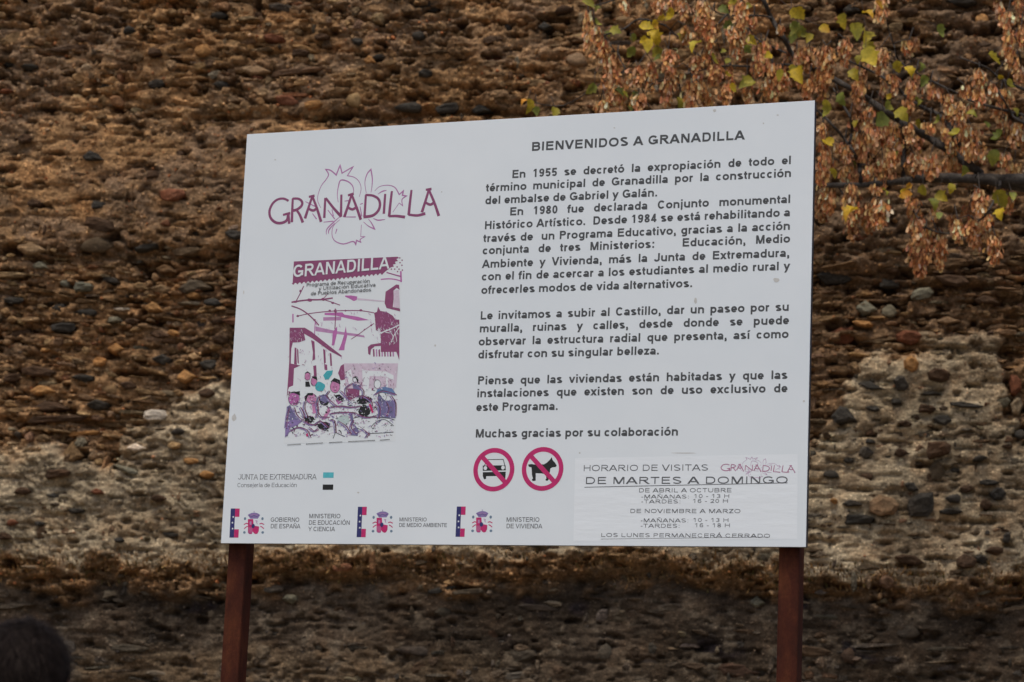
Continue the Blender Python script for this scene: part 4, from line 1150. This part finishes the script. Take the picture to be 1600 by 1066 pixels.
for x0, y0, x1, y1 in ((98, 992, 208, 985), (246, 985, 383, 975), (428, 974, 536, 967), (580, 966, 795, 955), (832, 954, 912, 948)):
    a_, b2 = ZC(x0, y0), ZC(x1, y1); n = int((x1 - x0) / 9)
    for k in range(n):
        q0 = a_[0] + (b2[0] - a_[0]) * k / n; q1 = q0 + (b2[0] - a_[0]) / n * .7; vv = a_[1] + (b2[1] - a_[1]) * k / n
        P.strip([(q0, vv), (q1, vv)], .0026)
P.build('poster_caption_lettering', M_INK2, poster)

# opening hours sticker ------------------------------------------------------------
M_STICK = mat('glossy_paper', (0.72, 0.765, 0.81), 0.3, spec=0.45)
b = M_STICK.node_tree.nodes['Principled BSDF']; v = tex_coord(M_STICK, (0.5, 1, 2.5))
lk(M_STICK, bump(M_STICK, noise_tex(M_STICK, v, 9, 4), 0.35, 0.004), b.inputs['Normal'])
P = Print(1.2); P.poly([bp(898.7, 716), bp(1060, 713), bp(1246.5, 709.5), bp(1245.5, 842), bp(896, 846)])
stick = P.build('hours_sticker', M_STICK)
P = Print(3)
ZS = lambda x, y: (890 + x / 4, 690 + y / 4)
for t, x0, y0, x1, y1, cp, wg in [('HORARIO DE VISITAS', 85, 190, 865, 178, .0198, .13), ('DE MARTES A DOMINGO', 95, 277, 1362, 252, .0225, .16), ('DE ABRIL A OCTUBRE', 432, 322, 1012, 314, .0132, .15),
    ('-MAÑANAS:', 447, 358, 748, 355, .0122, .15), ('10 - 13 H', 775, 355, 998, 352, .0122, .15), ('-TARDES:', 447, 388, 695, 386, .0122, .15), ('16 - 20 H', 768, 385, 990, 383, .0122, .15),
    ('DE NOVIEMBRE A MARZO', 377, 453, 1067, 442, .0128, .15), ('-MAÑANAS:', 443, 507, 745, 504, .0122, .15), ('10 - 13 H', 770, 504, 993, 502, .0122, .15), ('-TARDES:', 443, 540, 690, 538, .0122, .15), ('16 - 18 H', 780, 537, 1002, 535, .0122, .15),
    ('LOS LUNES PERMANECERÁ CERRADO', 195, 606, 1252, 592, .0122, .15)]:
    line(P, t, *ZS(x0, y0), *ZS(x1, y1), cp, wg)
P.strip([bp(*ZS(93, 286)), bp(*ZS(1362, 259))], .0022); P.strip([bp(*ZS(195, 610)), bp(*ZS(1252, 597))], .0013)
P.build('hours_lettering', M_INK2, stick)
draw_logo(None, 3, 0.0028, 0.0011, lambda x, y: bp(1126 + (x - 225) / 1225 * 117, 733.5 + (y - 560) * .058 + (x - 225) / 1225 * 7), print_mat('faded_plum_ink', (.38, .16, .27)), M_PINK, 'sticker_logo', stick)
# grime: a few scuffs and droppings on the face
M_SCUFF = print_mat('grey_scuff', (0.50, 0.50, 0.49), .7)
P = Print(1)
rr = random.Random(12)
for (x, y, wd, hg) in [(366, 653, 4, 6), (1117, 173, 3, 3), (1213, 438, 5, 4), (1087, 470, 3, 5), (1193, 193, 1.5, 1.5), (906, 708, 1.6, 1.4), (1256, 627, 2, 2), (381, 457, 1, 3), (1115, 745, 3, 1), (960, 200, 2, 1), (430, 250, 2, 1), (680, 540, 1.5, 2), (560, 770, 2, 1.5), (1215, 180, 2, 1.2), (690, 300, 1.2, 1.2), (1070, 708, 22, .8)]:
    P.poly([bp(x + wd * math.cos(6.28 * i / 9) * rr.uniform(.6, 1.2), y + hg * math.sin(6.28 * i / 9) * rr.uniform(.6, 1.2)) for i in range(9)])
P.build('scuff_speck', M_SCUFF)['kind'] = 'stuff'

# ------------------------------------------------------------------ tree
TD = 11.8
TPM = FPX / TD
tree = empty('box_elder_tree', at_depth(2150, 280, TD + 0.4), 0,
             'tree with hanging dry tan seed clusters and yellow green leaves, behind the sign', 'tree')
TB = tree.location.copy(); TB.z = 0; tree.location = TB
M_BARK = mat('grey_brown_bark', (0.055, 0.045, 0.038), 0.9)
b = M_BARK.node_tree.nodes['Principled BSDF']; v = tex_coord(M_BARK)
lk(M_BARK, ramp(M_BARK, noise_tex(M_BARK, v, 30, 6, .7), [(.25, (.022, .018, .016)), (.5, (.055, .045, .038)), (.75, (.11, .095, .08))]), b.inputs['Base Color'])
lk(M_BARK, bump(M_BARK, noise_tex(M_BARK, tex_coord(M_BARK, (1, 1, .4)), 60, 5), .8, .01), b.inputs['Normal'])

def tube(V, F, pts, radii, n=7):
    base = len(V); pts = [Vector(p) for p in pts]
    for i, p in enumerate(pts):
        d = (pts[min(i + 1, len(pts) - 1)] - pts[max(i - 1, 0)]).normalized()
        a = d.cross(Vector((0, 0, 1)));  a = a if a.length > .05 else d.cross(Vector((1, 0, 0)))
        a.normalize(); c = d.cross(a)
        for k in range(n):
            t = 6.28319 * k / n
            V.append(p + (a * math.cos(t) + c * math.sin(t)) * radii[i])
    for i in range(len(pts) - 1):
        for k in range(n):
            F.append((base + i * n + k, base + i * n + (k + 1) % n, base + (i + 1) * n + (k + 1) % n, base + (i + 1) * n + k))
    F.append(tuple(base + k for k in range(n))[::-1]); F.append(tuple(base + (len(pts) - 1) * n + k for k in range(n)))

LIMBS = [([(2150, 420), (1950, 330), (1780, 290), (1600, 281), (1540, 280), (1470, 278), (1430, 280), (1405, 284), (1350, 289), (1285, 290), (1235, 293), (1190, 305)], 14, 2.2, 0.0),
 ([(1900, 316), (1780, 305), (1640, 300), (1545, 281), (1528, 268), (1505, 252), (1480, 234), (1455, 218), (1430, 203), (1405, 188), (1380, 172), (1350, 151), (1310, 128), (1275, 110), (1241, 88), (1222, 55), (1205, 28), (1188, -10), (1150, -70), (1100, -120)], 9, 3, 0.12),
 ([(1520, 262), (1475, 187), (1445, 170), (1420, 155), (1395, 131), (1365, 113), (1332, 98), (1300, 80)], 4.5, 1.2, 0.2), ([(1345, 288), (1343, 262), (1335, 240), (1320, 218), (1300, 195), (1278, 174), (1255, 160)], 4, 1.6, -.05), ([(1326, 228), (1331, 205), (1328, 183), (1314, 160), (1302, 138)], 3, 1.4, -.1),
 ([(1640, 190), (1580, 175), (1525, 160), (1495, 146), (1465, 131), (1440, 119), (1405, 95), (1398, 75), (1388, 45), (1384, 10)], 2.6, 1.0, .15), ([(1700, 180), (1600, 140), (1560, 120), (1540, 105), (1500, 90)], 3, 1.2, .1), ([(1720, 240), (1600, 192), (1580, 176), (1566, 152), (1555, 135)], 3, 1.4, -.1),
 ([(1412, 284), (1411, 250), (1413, 215), (1408, 190)], 4.5, 3, .1), ([(1563, 282), (1560, 297), (1550, 320), (1532, 343), (1490, 364), (1456, 360), (1440, 348), (1424, 325)], 2.8, 1.0, -.12),
 ([(1241, 102), (1215, 101), (1178, 104), (1132, 103), (1095, 110), (1060, 120)], 2.4, 1, .1), ([(1228, 83), (1204, 72), (1184, 62), (1173, 48), (1167, 26), (1160, 0)], 2, 1.2, .05), ([(1205, 28), (1193, 25), (1162, 24), (1125, 22), (1095, 0)], 2, 1, .2),
 ([(1100, -120), (1050, -60), (1000, -20), (960, 0), (925, 10)], 3, 1, .1), ([(1160, 0), (1120, 40), (1092, 91), (1078, 75), (1040, 40)], 2, 1, 0), ([(1040, 40), (1000, 30), (975, 45), (944, 55), (955, 72), (968, 92), (980, 112)], 1.8, .9, -.1),
 ([(1060, 120), (1064, 144), (1074, 166)], 1.5, .8, .1), ([(1020, 130), (1008, 150), (1016, 170)], 1.5, .8, .1), ([(1060, 120), (1020, 128), (980, 112), (940, 130), (880, 165), (826, 158)], 1.6, .8, .1),
 ([(1660, 280), (1640, 60), (1600, -60), (1560, -140)], 6, 3, .2), ([(1560, -140), (1450, -100), (1380, -60), (1384, 10)], 3, 1.2, .2), ([(1640, 60), (1610, 20), (1580, 0), (1560, -10)], 2, 1, .15), ([(1345, 288), (1310, 292), (1320, 310), (1322, 330)], 2, 1, 0)]
samples = []
for li, (pts, r0, r1_, dd) in enumerate(LIMBS):
    sm = smooth(pts, 4); V, F = [], []
    n = len(sm); P3 = []
    for i, q in enumerate(sm):
        t = i / (n - 1)
        jit = 0.05 * math.sin(i * .9 + li) + dd * min(1, t * 3)
        p = at_depth(q[0], q[1], TD + jit + 0.12) - TB
        P3.append(p); samples.append((q[0], q[1], p))
    rad = [(r0 + (r1_ - r0) * (i / (n - 1)) ** .8) / TPM * (1 + .12 * math.sin(i * 1.7 + li)) for i in range(n)]
    tube(V, F, P3, rad, 9 if r0 > 4 else 6)
    link('limb', mesh_from('limb', V, F, M_BARK, smooth=True), tree)
V, F = [], []
top_ = at_depth(2150, 420, TD) - TB
tube(V, F, [(0, 0.1, -.2), (0.02, .08, .3), (0.05, .02, 1.5), (top_.x + .02, top_.y, 3.2), (top_.x, top_.y, top_.z), (top_.x - .1, top_.y + .1, top_.z + 1.2), (top_.x - .5, top_.y, top_.z + 2.4)], [.24, .19, .16, .14, .12, .09, .05], 14)
link('trunk', mesh_from('trunk', V, F, M_BARK, smooth=True), tree)

def leaf_mat(name, trans, rough=.55):
    m = mat(name, rough=rough, spec=.25)
    b_ = m.node_tree.nodes['Principled BSDF']; out = m.node_tree.nodes['Material Output']
    at = nd(m, 'ShaderNodeAttribute', attribute_name='Col')
    n = noise_tex(m, tex_coord(m), 60, 3)
    c = mul(m, at.outputs['Color'], ramp(m, n, [(.3, .75), (.7, 1.25)]))
    lk(m, c, b_.inputs['Base Color'])
    tr = nd(m, 'ShaderNodeBsdfTranslucent'); lk(m, c, tr.inputs[0])
    mx = nd(m, 'ShaderNodeMixShader'); mx.inputs[0].default_value = trans
    lk(m, b_.outputs[0], mx.inputs[1]); lk(m, tr.outputs[0], mx.inputs[2]); lk(m, mx.outputs[0], out.inputs[0])
    return m
M_SEED = leaf_mat('dry_seed_wing', .25, .7)
M_LEAF = leaf_mat('autumn_leaf', .35)

RT = random.Random(21)
CL = []   # (x, ytop, ybottom, width) px
def addc(s_, ox, oy, k):
    for tok in s_.split():
        x, a, c, w_ = map(float, tok.split(','))
        CL.append((ox + x / k, oy + a / k, oy + c / k, w_ / k))
addc('345,0,100,50 590,0,100,100 690,0,90,90 770,0,150,70 85,90,330,80 140,190,310,110 200,300,450,150 245,400,720,120 330,560,760,100 440,480,620,120 540,450,650,110 450,680,790,120 200,720,800,100 660,360,520,120 700,500,610,140 650,580,750,100 780,190,310,80 900,20,200,160 960,120,330,120 960,370,460,140 860,400,520,100 990,470,600,140 1100,480,600,60 830,600,770,130 870,540,680,110 930,660,760,100 1080,600,740,110 1220,640,740,80 1180,20,200,130 1110,190,300,90 1160,200,410,150 1230,230,330,90 1350,300,450,100 1290,400,540,100 1270,130,200,60 1400,460,720,180 1480,500,640,100 1580,380,500,60 1340,0,50,50 1460,190,260,60', 900, 0, 4.571)
addc('610,0,150,110 800,290,390,100 90,330,480,160 230,330,560,150 360,280,450,120 100,560,690,120 200,480,610,120 600,340,500,130 450,560,710,110 700,520,660,80 815,570,690,80 800,690,780,70 950,590,680,90 1290,480,730,110 1190,600,680,90 1390,590,680,80 1080,660,800,110 1170,720,840,120 1050,800,930,60 1490,90,330,110 1500,340,470,90 1550,430,550,60 1440,20,180,50 1550,0,60,60 1580,180,330,60 520,750,880,100 560,880,1000,130 450,930,1066,130 700,860,1066,110 800,860,990,80 950,860,930,100 1230,880,1066,170 1100,900,1066,130 1480,620,740,110 1430,740,860,110 1540,860,1010,120 200,860,950,80 210,1000,1066,120 310,1000,1066,100', 1240, 0, 4.442)
addc('230,170,330,120 200,310,400,120 370,130,240,90 470,60,220,120 600,0,110,140 700,60,230,110 620,230,400,150 520,270,350,90 370,270,400,110 400,400,650,130 240,410,580,150 590,500,680,170 840,190,320,110 950,200,350,160 1080,200,300,120 1230,100,220,150 1310,160,240,70 850,640,780,110 920,690,800,80 880,780,1010,190 1020,750,970,100 1140,640,780,110 1250,640,810,130 1350,610,700,80 1400,760,930,120 1290,430,600,110 1490,480,590,100 1530,250,330,120 1460,180,280,100 820,480,560,100 970,560,640,60 680,160,260,80 560,400,460,90', 1240, 200, 4.442)
for k in range(70):        # the crown goes on outside the frame
    if k % 2: x, y = RT.uniform(1610, 2200), RT.uniform(-250, 330)
    else: x, y = RT.uniform(1000, 2000), RT.uniform(-320, -60)
    CL.append((x, y, y + RT.uniform(22, 55), RT.uniform(20, 34)))
TW_V, TW_F = [], []
def twig_to(x, y, p, r=.0028):
    best = min(samples, key=lambda q: (q[0] - x) ** 2 + (q[1] - y) ** 2 * .8 + (60 if q[1] > y + 8 else 0) ** 2)
    a = best[2]; d = (Vector(p) - a).length
    if d > 0.008:
        mid_ = (a + Vector(p)) / 2 + Vector((RT.uniform(-.02, .02), RT.uniform(-.03, .03), min(.06, d * .18)))
        tube(TW_V, TW_F, [a, mid_, Vector(p)], [r * 1.3, r, r * .8], 4)
        samples.append((( best[0] + x) / 2, (best[1] + y) / 2, mid_))
    samples.append((x, y, Vector(p)))
WING = [(-.09, 0), (.10, .0), (.17, -.35), (.24, -.70), (.10, -1.0), (-.13, -.93), (-.16, -.5)]
BACK = set()
for (x, yt, yb, wd) in list(CL):      # more clusters deeper in the crown
    if RT.random() < (.75 if x > 1270 else .45):
        c_ = (x + RT.gauss(0, 16), yt + RT.gauss(4, 14), 0, wd * RT.uniform(.7, 1.0)); c_ = (c_[0], c_[1], c_[1] + (yb - yt) * RT.uniform(.7, 1.15), c_[3])
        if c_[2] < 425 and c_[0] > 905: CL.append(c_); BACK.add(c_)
CL.sort(key=lambda c: min((q[0] - c[0]) ** 2 + (q[1] - c[1]) ** 2 for q in samples))
for (x, yt, yb, wd) in CL:
    isb = (x, yt, yb, wd) in BACK
    dep = TD + (RT.uniform(.25, .7) if isb else RT.uniform(-.22, .25))
    top3 = at_depth(x, yt - 2, dep) - TB
    twig_to(x, yt - 2, top3)
    yb += 0.22 * (yb - yt); wd *= 0.86
    Hm, Wm = (yb - yt) / TPM, wd / TPM
    n = int(max(16, min(190, (yb - yt) * wd / 8.0)))
    K = 7; rax = [top3 + Vector((RT.gauss(0, .06) * Wm, RT.gauss(0, .06) * Wm, -j * max(Hm - .02, .02) / (K - 1))) for j in range(K)]
    V, F, Cc = [], [], []
    for j in range(K): V += [rax[j], rax[j] + Vector((.0018, .001, 0))]; Cc += [(.16, .09, .05)] * 2
    for j in range(K - 1): F.append((2 * j, 2 * j + 1, 2 * j + 3, 2 * j + 2))
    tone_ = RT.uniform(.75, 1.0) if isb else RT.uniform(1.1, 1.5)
    for i in range(n):
        f = RT.random()
        prof = (.35 + .75 * math.sin(math.pi * min(1, f * .8 + .16))) * (1 - .25 * f)
        c0 = Vector((RT.gauss(0, .27) * Wm * prof, RT.gauss(0, .22) * Wm * prof, -f * max(Hm - .02, .02)))
        L = RT.uniform(.024, .036)
        az_ = RT.uniform(0, 6.283); spread = abs(RT.gauss(0, .34))
        down = Vector((math.cos(az_) * math.sin(spread), math.sin(az_) * math.sin(spread), -math.cos(spread)))
        side = down.cross(Vector((math.cos(RT.uniform(0, 6.28)), math.sin(RT.uniform(0, 6.28)), .1))).normalized()
        nn = down.cross(side)
        base = len(V)
        for (a, c) in WING:
            V.append(top3 + c0 - down * (c * L) + side * (a * L * 1.35) + nn * (.10 * L * math.sin(-c * 2.6)))
        F.append(tuple(range(base, base + 7))); F.append((2 * min(K - 1, int(f * (K - 1))), base + 1, base))
        cc = RT.choices([(.60, .295, .125), (.68, .38, .19), (.47, .20, .075), (.82, .55, .34), (.20, .075, .03)], [4, 3, 3, 1.1, 1.3])[0]
        cc = tuple(q * tone_ * RT.uniform(.85, 1.15) for q in cc)
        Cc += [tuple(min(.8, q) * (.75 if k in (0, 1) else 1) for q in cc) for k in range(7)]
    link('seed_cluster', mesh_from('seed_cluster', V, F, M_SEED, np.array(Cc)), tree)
LV = []
LC = {'g': (.17, .19, .035), 'e': (.36, .30, .035), 'Y': (.58, .40, .025), 'O': (.58, .25, .03)}
def addl(s_, ox, oy, k):
    for tok in s_.split():
        x, y, sz_, c = tok.split(',')
        LV.append((ox + float(x) / k, oy + float(y) / k, float(sz_) / k, c))
addl('90,30,85,e 155,65,45,g 150,165,55,g 285,220,75,e 225,245,45,g 410,270,55,g 385,375,75,g 675,110,85,Y 510,200,95,Y 560,180,60,Y 600,130,55,Y 560,275,115,Y 520,330,90,Y 480,300,60,Y 600,380,95,e 580,420,60,g 450,560,60,g 100,635,80,g 310,665,70,g 350,680,50,e 430,680,60,g 740,735,95,e 1055,70,75,g 1120,40,75,e 1220,50,65,e 1050,370,40,e 1080,440,50,e 1220,350,65,g 1215,610,110,e 1235,590,70,e 1120,630,60,Y 1310,300,40,Y 1570,100,85,Y 1570,215,95,g 1550,270,75,g 1580,540,110,e 1540,500,65,Y 390,775,45,g 1080,540,50,Y', 900, 0, 4.571)
addl('40,100,85,Y 25,210,95,g 60,235,80,g 110,270,65,e 40,530,110,Y 20,490,70,e 220,205,75,Y 355,150,95,e 430,225,110,e 500,250,110,e 530,330,90,e 535,400,130,e 520,95,80,Y 450,410,60,e 420,520,85,e 330,690,85,g 240,760,100,e 230,1000,85,Y 650,735,75,g 750,790,105,e 600,840,120,g 430,860,50,e 720,460,75,e 810,500,85,Y 880,465,60,g 885,570,75,g 1010,220,80,g 1390,415,100,e 1440,530,45,Y 1500,600,70,e 1340,870,60,g 1240,790,65,e 1110,940,85,e 1420,965,85,g 880,860,65,e 860,705,60,g 1010,840,60,g 1540,780,55,e 590,40,65,O 670,680,50,Y', 1240, 0, 4.442)
addl('290,310,65,e 390,590,110,Y 640,440,60,e 795,405,45,O 765,490,85,O 770,450,50,Y 905,430,75,e 970,530,85,g 1030,480,85,e 1095,420,65,e 1010,610,55,g 1390,210,100,g 1440,490,115,e 1430,590,85,Y 1520,480,60,g 1175,300,65,g 420,255,50,g 700,190,50,g', 1240, 200, 4.442)
addl('950,200,60,e 1015,250,75,e 1120,330,60,e 1190,150,60,g 1330,230,60,e 1420,310,50,Y 1490,420,60,e', 800, 0, 3.556)
addl('85,590,75,Y 65,565,40,O 140,620,45,g 235,627,60,e', 800, 0, 3.556)
for k in range(50):
    if k % 2: LV.append((RT.uniform(1610, 2150), RT.uniform(-250, 350), RT.uniform(14, 24), RT.choice('geY')))
    else: LV.append((RT.uniform(1000, 2000), RT.uniform(-320, -20), RT.uniform(14, 24), RT.choice('geY')))
HALF = [(0, 0), (.20, .06), (.34, .22), (.30, .34), (.42, .50), (.26, .58), (.22, .74), (0, 1.0)]
for (x, y, sz_, c) in LV:
    p = at_depth(x, y, TD + RT.uniform(-.3, .15)) - TB
    L = sz_ / TPM * 1.3
    dirv = Vector((RT.uniform(-.8, .8), RT.uniform(-.5, .5), -RT.uniform(.2, 1))).normalized()
    vw = Vector((RT.uniform(-1.1, 1.1), -1, RT.uniform(-.3, 1.2))).normalized()
    side = dirv.cross(vw).normalized(); nn = side.cross(dirv)
    fold = RT.uniform(.2, 1.0); curl = RT.uniform(-.6, .8)
    V, F, Cc = [], [], []
    base = LC[c]; k_ = RT.uniform(.8, 1.25); alt = LC[RT.choice({'g': 'ge', 'e': 'geY', 'Y': 'YYeO', 'O': 'OY'}[c])]
    rows = []
    for (a, t) in HALF:
        jj = RT.uniform(.88, 1.12)
        row = []
        for sg in ((-1, 0, 1) if a > 0 else (0,)):
            V.append(p + dirv * ((t - .5) * L) + side * (sg * a * L * jj) + nn * (abs(sg) * a * L * fold + curl * L * (t - .5) ** 2 * 2))
            f = min(1, t * RT.uniform(.3, 1.0)); Cc.append(tuple((base[q] * (1 - f) + alt[q] * f) * k_ for q in range(3)))
            row.append(len(V) - 1)
        rows.append(row)
    for a, c2 in zip(rows, rows[1:]):
        if len(a) == 1: F += [(a[0], c2[0], c2[1]), (a[0], c2[1], c2[2])]
        elif len(c2) == 1: F += [(a[0], c2[0], a[1]), (a[1], c2[0], a[2])]
        else: F += [(a[0], c2[0], c2[1], a[1]), (a[1], c2[1], c2[2], a[2])]
    stem = p - dirv * (L * .5)
    twig_to(x, y - sz_ * .5, stem, .0014)
    link('leaf', mesh_from('leaf', V, F, M_LEAF, np.array(Cc), smooth=True), tree)
o = link('twigs', mesh_from('twigs', TW_V, TW_F, M_BARK, smooth=True), tree)
o['kind'] = 'stuff'

# ------------------------------------------------------------------ person (back of a dark haired head at the lower left)
pd = 4.35
hc = at_depth(34, 1046, pd)                        # centre of the skull
pr = empty('person', (hc.x, hc.y, 0), 0, 'person with short dark hair seen from behind, at the lower left edge', 'person')
hz = hc.z
k = hz / 1.62                                       # skull centre height of a 1.74 m adult
sk_v = [(0, 0, .95), (0, 0, 1.12), (0, .005, 1.30), (0, 0, 1.43), (0, .005, 1.50), (0, .0, 1.60), (0, .01, 1.66),
        (.17, 0, 1.40), (.23, .01, 1.14), (.24, -.05, .90), (.245, -.08, .80), (-.17, 0, 1.40), (-.23, .01, 1.14), (-.24, -.05, .90), (-.245, -.08, .80),
        (.09, 0, .90), (.10, -.01, .50), (.11, .02, .10), (.12, -.14, .04), (-.09, 0, .90), (-.10, -.01, .50), (-.11, .02, .10), (-.12, -.14, .04)]
sk_e = [(0, 1), (1, 2), (2, 3), (3, 4), (4, 5), (5, 6), (3, 7), (7, 8), (8, 9), (9, 10), (3, 11), (11, 12), (12, 13), (13, 14), (0, 15), (15, 16), (16, 17), (17, 18), (0, 19), (19, 20), (20, 21), (21, 22)]
sk_r = [(.155, .115), (.15, .11), (.165, .12), (.09, .075), (.058, .058), (.074, .088), (.07, .082), (.062, .06), (.045, .045), (.034, .034), (.04, .025), (.062, .06), (.045, .045), (.034, .034), (.04, .025),
        (.095, .095), (.065, .065), (.05, .05), (.045, .035), (.095, .095), (.065, .065), (.05, .05), (.045, .035)]
m = bpy.data.meshes.new('body'); m.from_pydata([(a, -b_, c * k) for a, b_, c in sk_v], sk_e, [])   # facing +Y, towards the sign
tmp = link('body', m)
md = tmp.modifiers.new('skin', 'SKIN'); md.use_smooth_shade = True
for i, r_ in enumerate(sk_r): m.skin_vertices[0].data[i].radius = r_
m.skin_vertices[0].data[0].use_root = True
ss = tmp.modifiers.new('sub', 'SUBSURF'); ss.levels = 2; ss.render_levels = 2
bpy.context.view_layer.update()
ev = tmp.evaluated_get(bpy.context.evaluated_depsgraph_get())
bmsh = bpy.data.meshes.new_from_object(ev)
bpy.data.objects.remove(tmp)
M_SKIN = mat('skin', (.42, .24, .16), .55); M_SHIRT = mat('dark_jacket', (.03, .035, .05), .85); M_TROU = mat('jeans', (.05, .07, .12), .9); M_SHOE = mat('shoes', (.03, .025, .02), .6)
for q in (M_SKIN, M_SHIRT, M_TROU, M_SHOE): bmsh.materials.append(q)
bmsh.polygons.foreach_set('use_smooth', [True] * len(bmsh.polygons))
for p in bmsh.polygons:
    c = p.center
    zc = c.z / k
    p.material_index = 0 if zc > 1.47 or (abs(c.x) > .19 and zc < .88) else 1 if zc > .93 else 3 if zc < .09 else 2
link('body', bmsh, pr)
# face and ears belong to the head; the viewer sees the hair
M_HAIR = mat('dark_brown_hair', (.012, .008, .007), .85, spec=.1)
HRX, HRY, HRZ = .084, .098, .122
V, F = [], []
nu, nv = 40, 22
for j in range(nv + 1):
    ph_ = math.pi * j / nv * 0.66
    for i in range(nu):
        th = 6.28319 * i / nu
        d = Vector((math.cos(th) * math.sin(ph_), math.sin(th) * math.sin(ph_), math.cos(ph_)))
        if d.y > .25 and d.z < .35: rr_ = .86
        else: rr_ = 1 + .02 * mnoise.noise(d * 6) + .012 * mnoise.noise(d * 22)
        V.append((d.x * HRX * rr_, d.y * HRY * rr_, d.z * HRZ * .72 * rr_ + hz))
for j in range(nv):
    for i in range(nu):
        F.append((j * nu + i, j * nu + (i + 1) % nu, (j + 1) * nu + (i + 1) % nu, (j + 1) * nu + i))
hair = link('hair', mesh_from('hair', V, F, M_HAIR, smooth=True), pr)
V, F = [], []
rh = random.Random(9)
for i in range(9000):
    th, ph_ = rh.uniform(0, 6.283), math.acos(rh.uniform(-.35, 1))
    d = Vector((math.cos(th) * math.sin(ph_), math.sin(th) * math.sin(ph_), math.cos(ph_)))
    if d.y > .3 and d.z < .4: continue
    p = Vector((d.x * HRX, d.y * HRY, d.z * HRZ * .72 + hz))
    tan = Vector((d.x * .4 + .5 * math.sin(th * 3), d.y * .5 + .3, -math.sin(ph_) - .2)); tan = (tan - d * tan.dot(d)).normalized()
    L = rh.uniform(.014, .032); e_ = p + tan * L + Vector((rh.gauss(0, .004), 0, rh.gauss(0, .003))) + d * rh.uniform(.002, .012)
    sd = tan.cross(d) * .0008
    b_ = len(V); V += [p - sd, p + sd, e_]; F.append((b_, b_ + 1, b_ + 2))
o = link('hair_strands', mesh_from('hair_strands', V, F, mats=[M_HAIR, mat('brown_hair_strand', (.030, .019, .014), .7, spec=.2)], midx=[1 if i % 4 == 0 else 0 for i in range(len(F))]), hair)
o['kind'] = 'stuff'
for sg in (-1, 1):
    bm = bmesh.new(); bmesh.ops.create_uvsphere(bm, u_segments=14, v_segments=10, radius=1, matrix=Matrix.Translation((sg * .079, .012, hz - .034)) @ Matrix.Rotation(sg * .35, 4, 'Z') @ Matrix.Diagonal((.010, .018, .031, 1)))
    bm_obj('ear', bm, M_SKIN, pr, True)
bm = bmesh.new(); bmesh.ops.create_cone(bm, segments=10, radius1=.017, radius2=.006, depth=.045, cap_ends=True, matrix=Matrix.Translation((0, .098, hz - .03)) @ Matrix.Rotation(-.25, 4, 'X'))
bm_obj('nose', bm, M_SKIN, pr, True)
M_EYE = mat('eye', (.05, .03, .02), .2)
for sg in (-1, 1):
    bm = bmesh.new(); bmesh.ops.create_uvsphere(bm, u_segments=10, v_segments=8, radius=.011, matrix=Matrix.Translation((sg * .032, .082, hz - .005)))
    bm_obj('eye', bm, M_EYE, pr, True)
bm = bmesh.new(); bmesh.ops.create_uvsphere(bm, u_segments=12, v_segments=8, radius=1, matrix=Matrix.Translation((0, .086, hz - .075)) @ Matrix.Diagonal((.024, .006, .008, 1)))
bm_obj('mouth', bm, mat('lips', (.30, .12, .10), .5), pr, True)
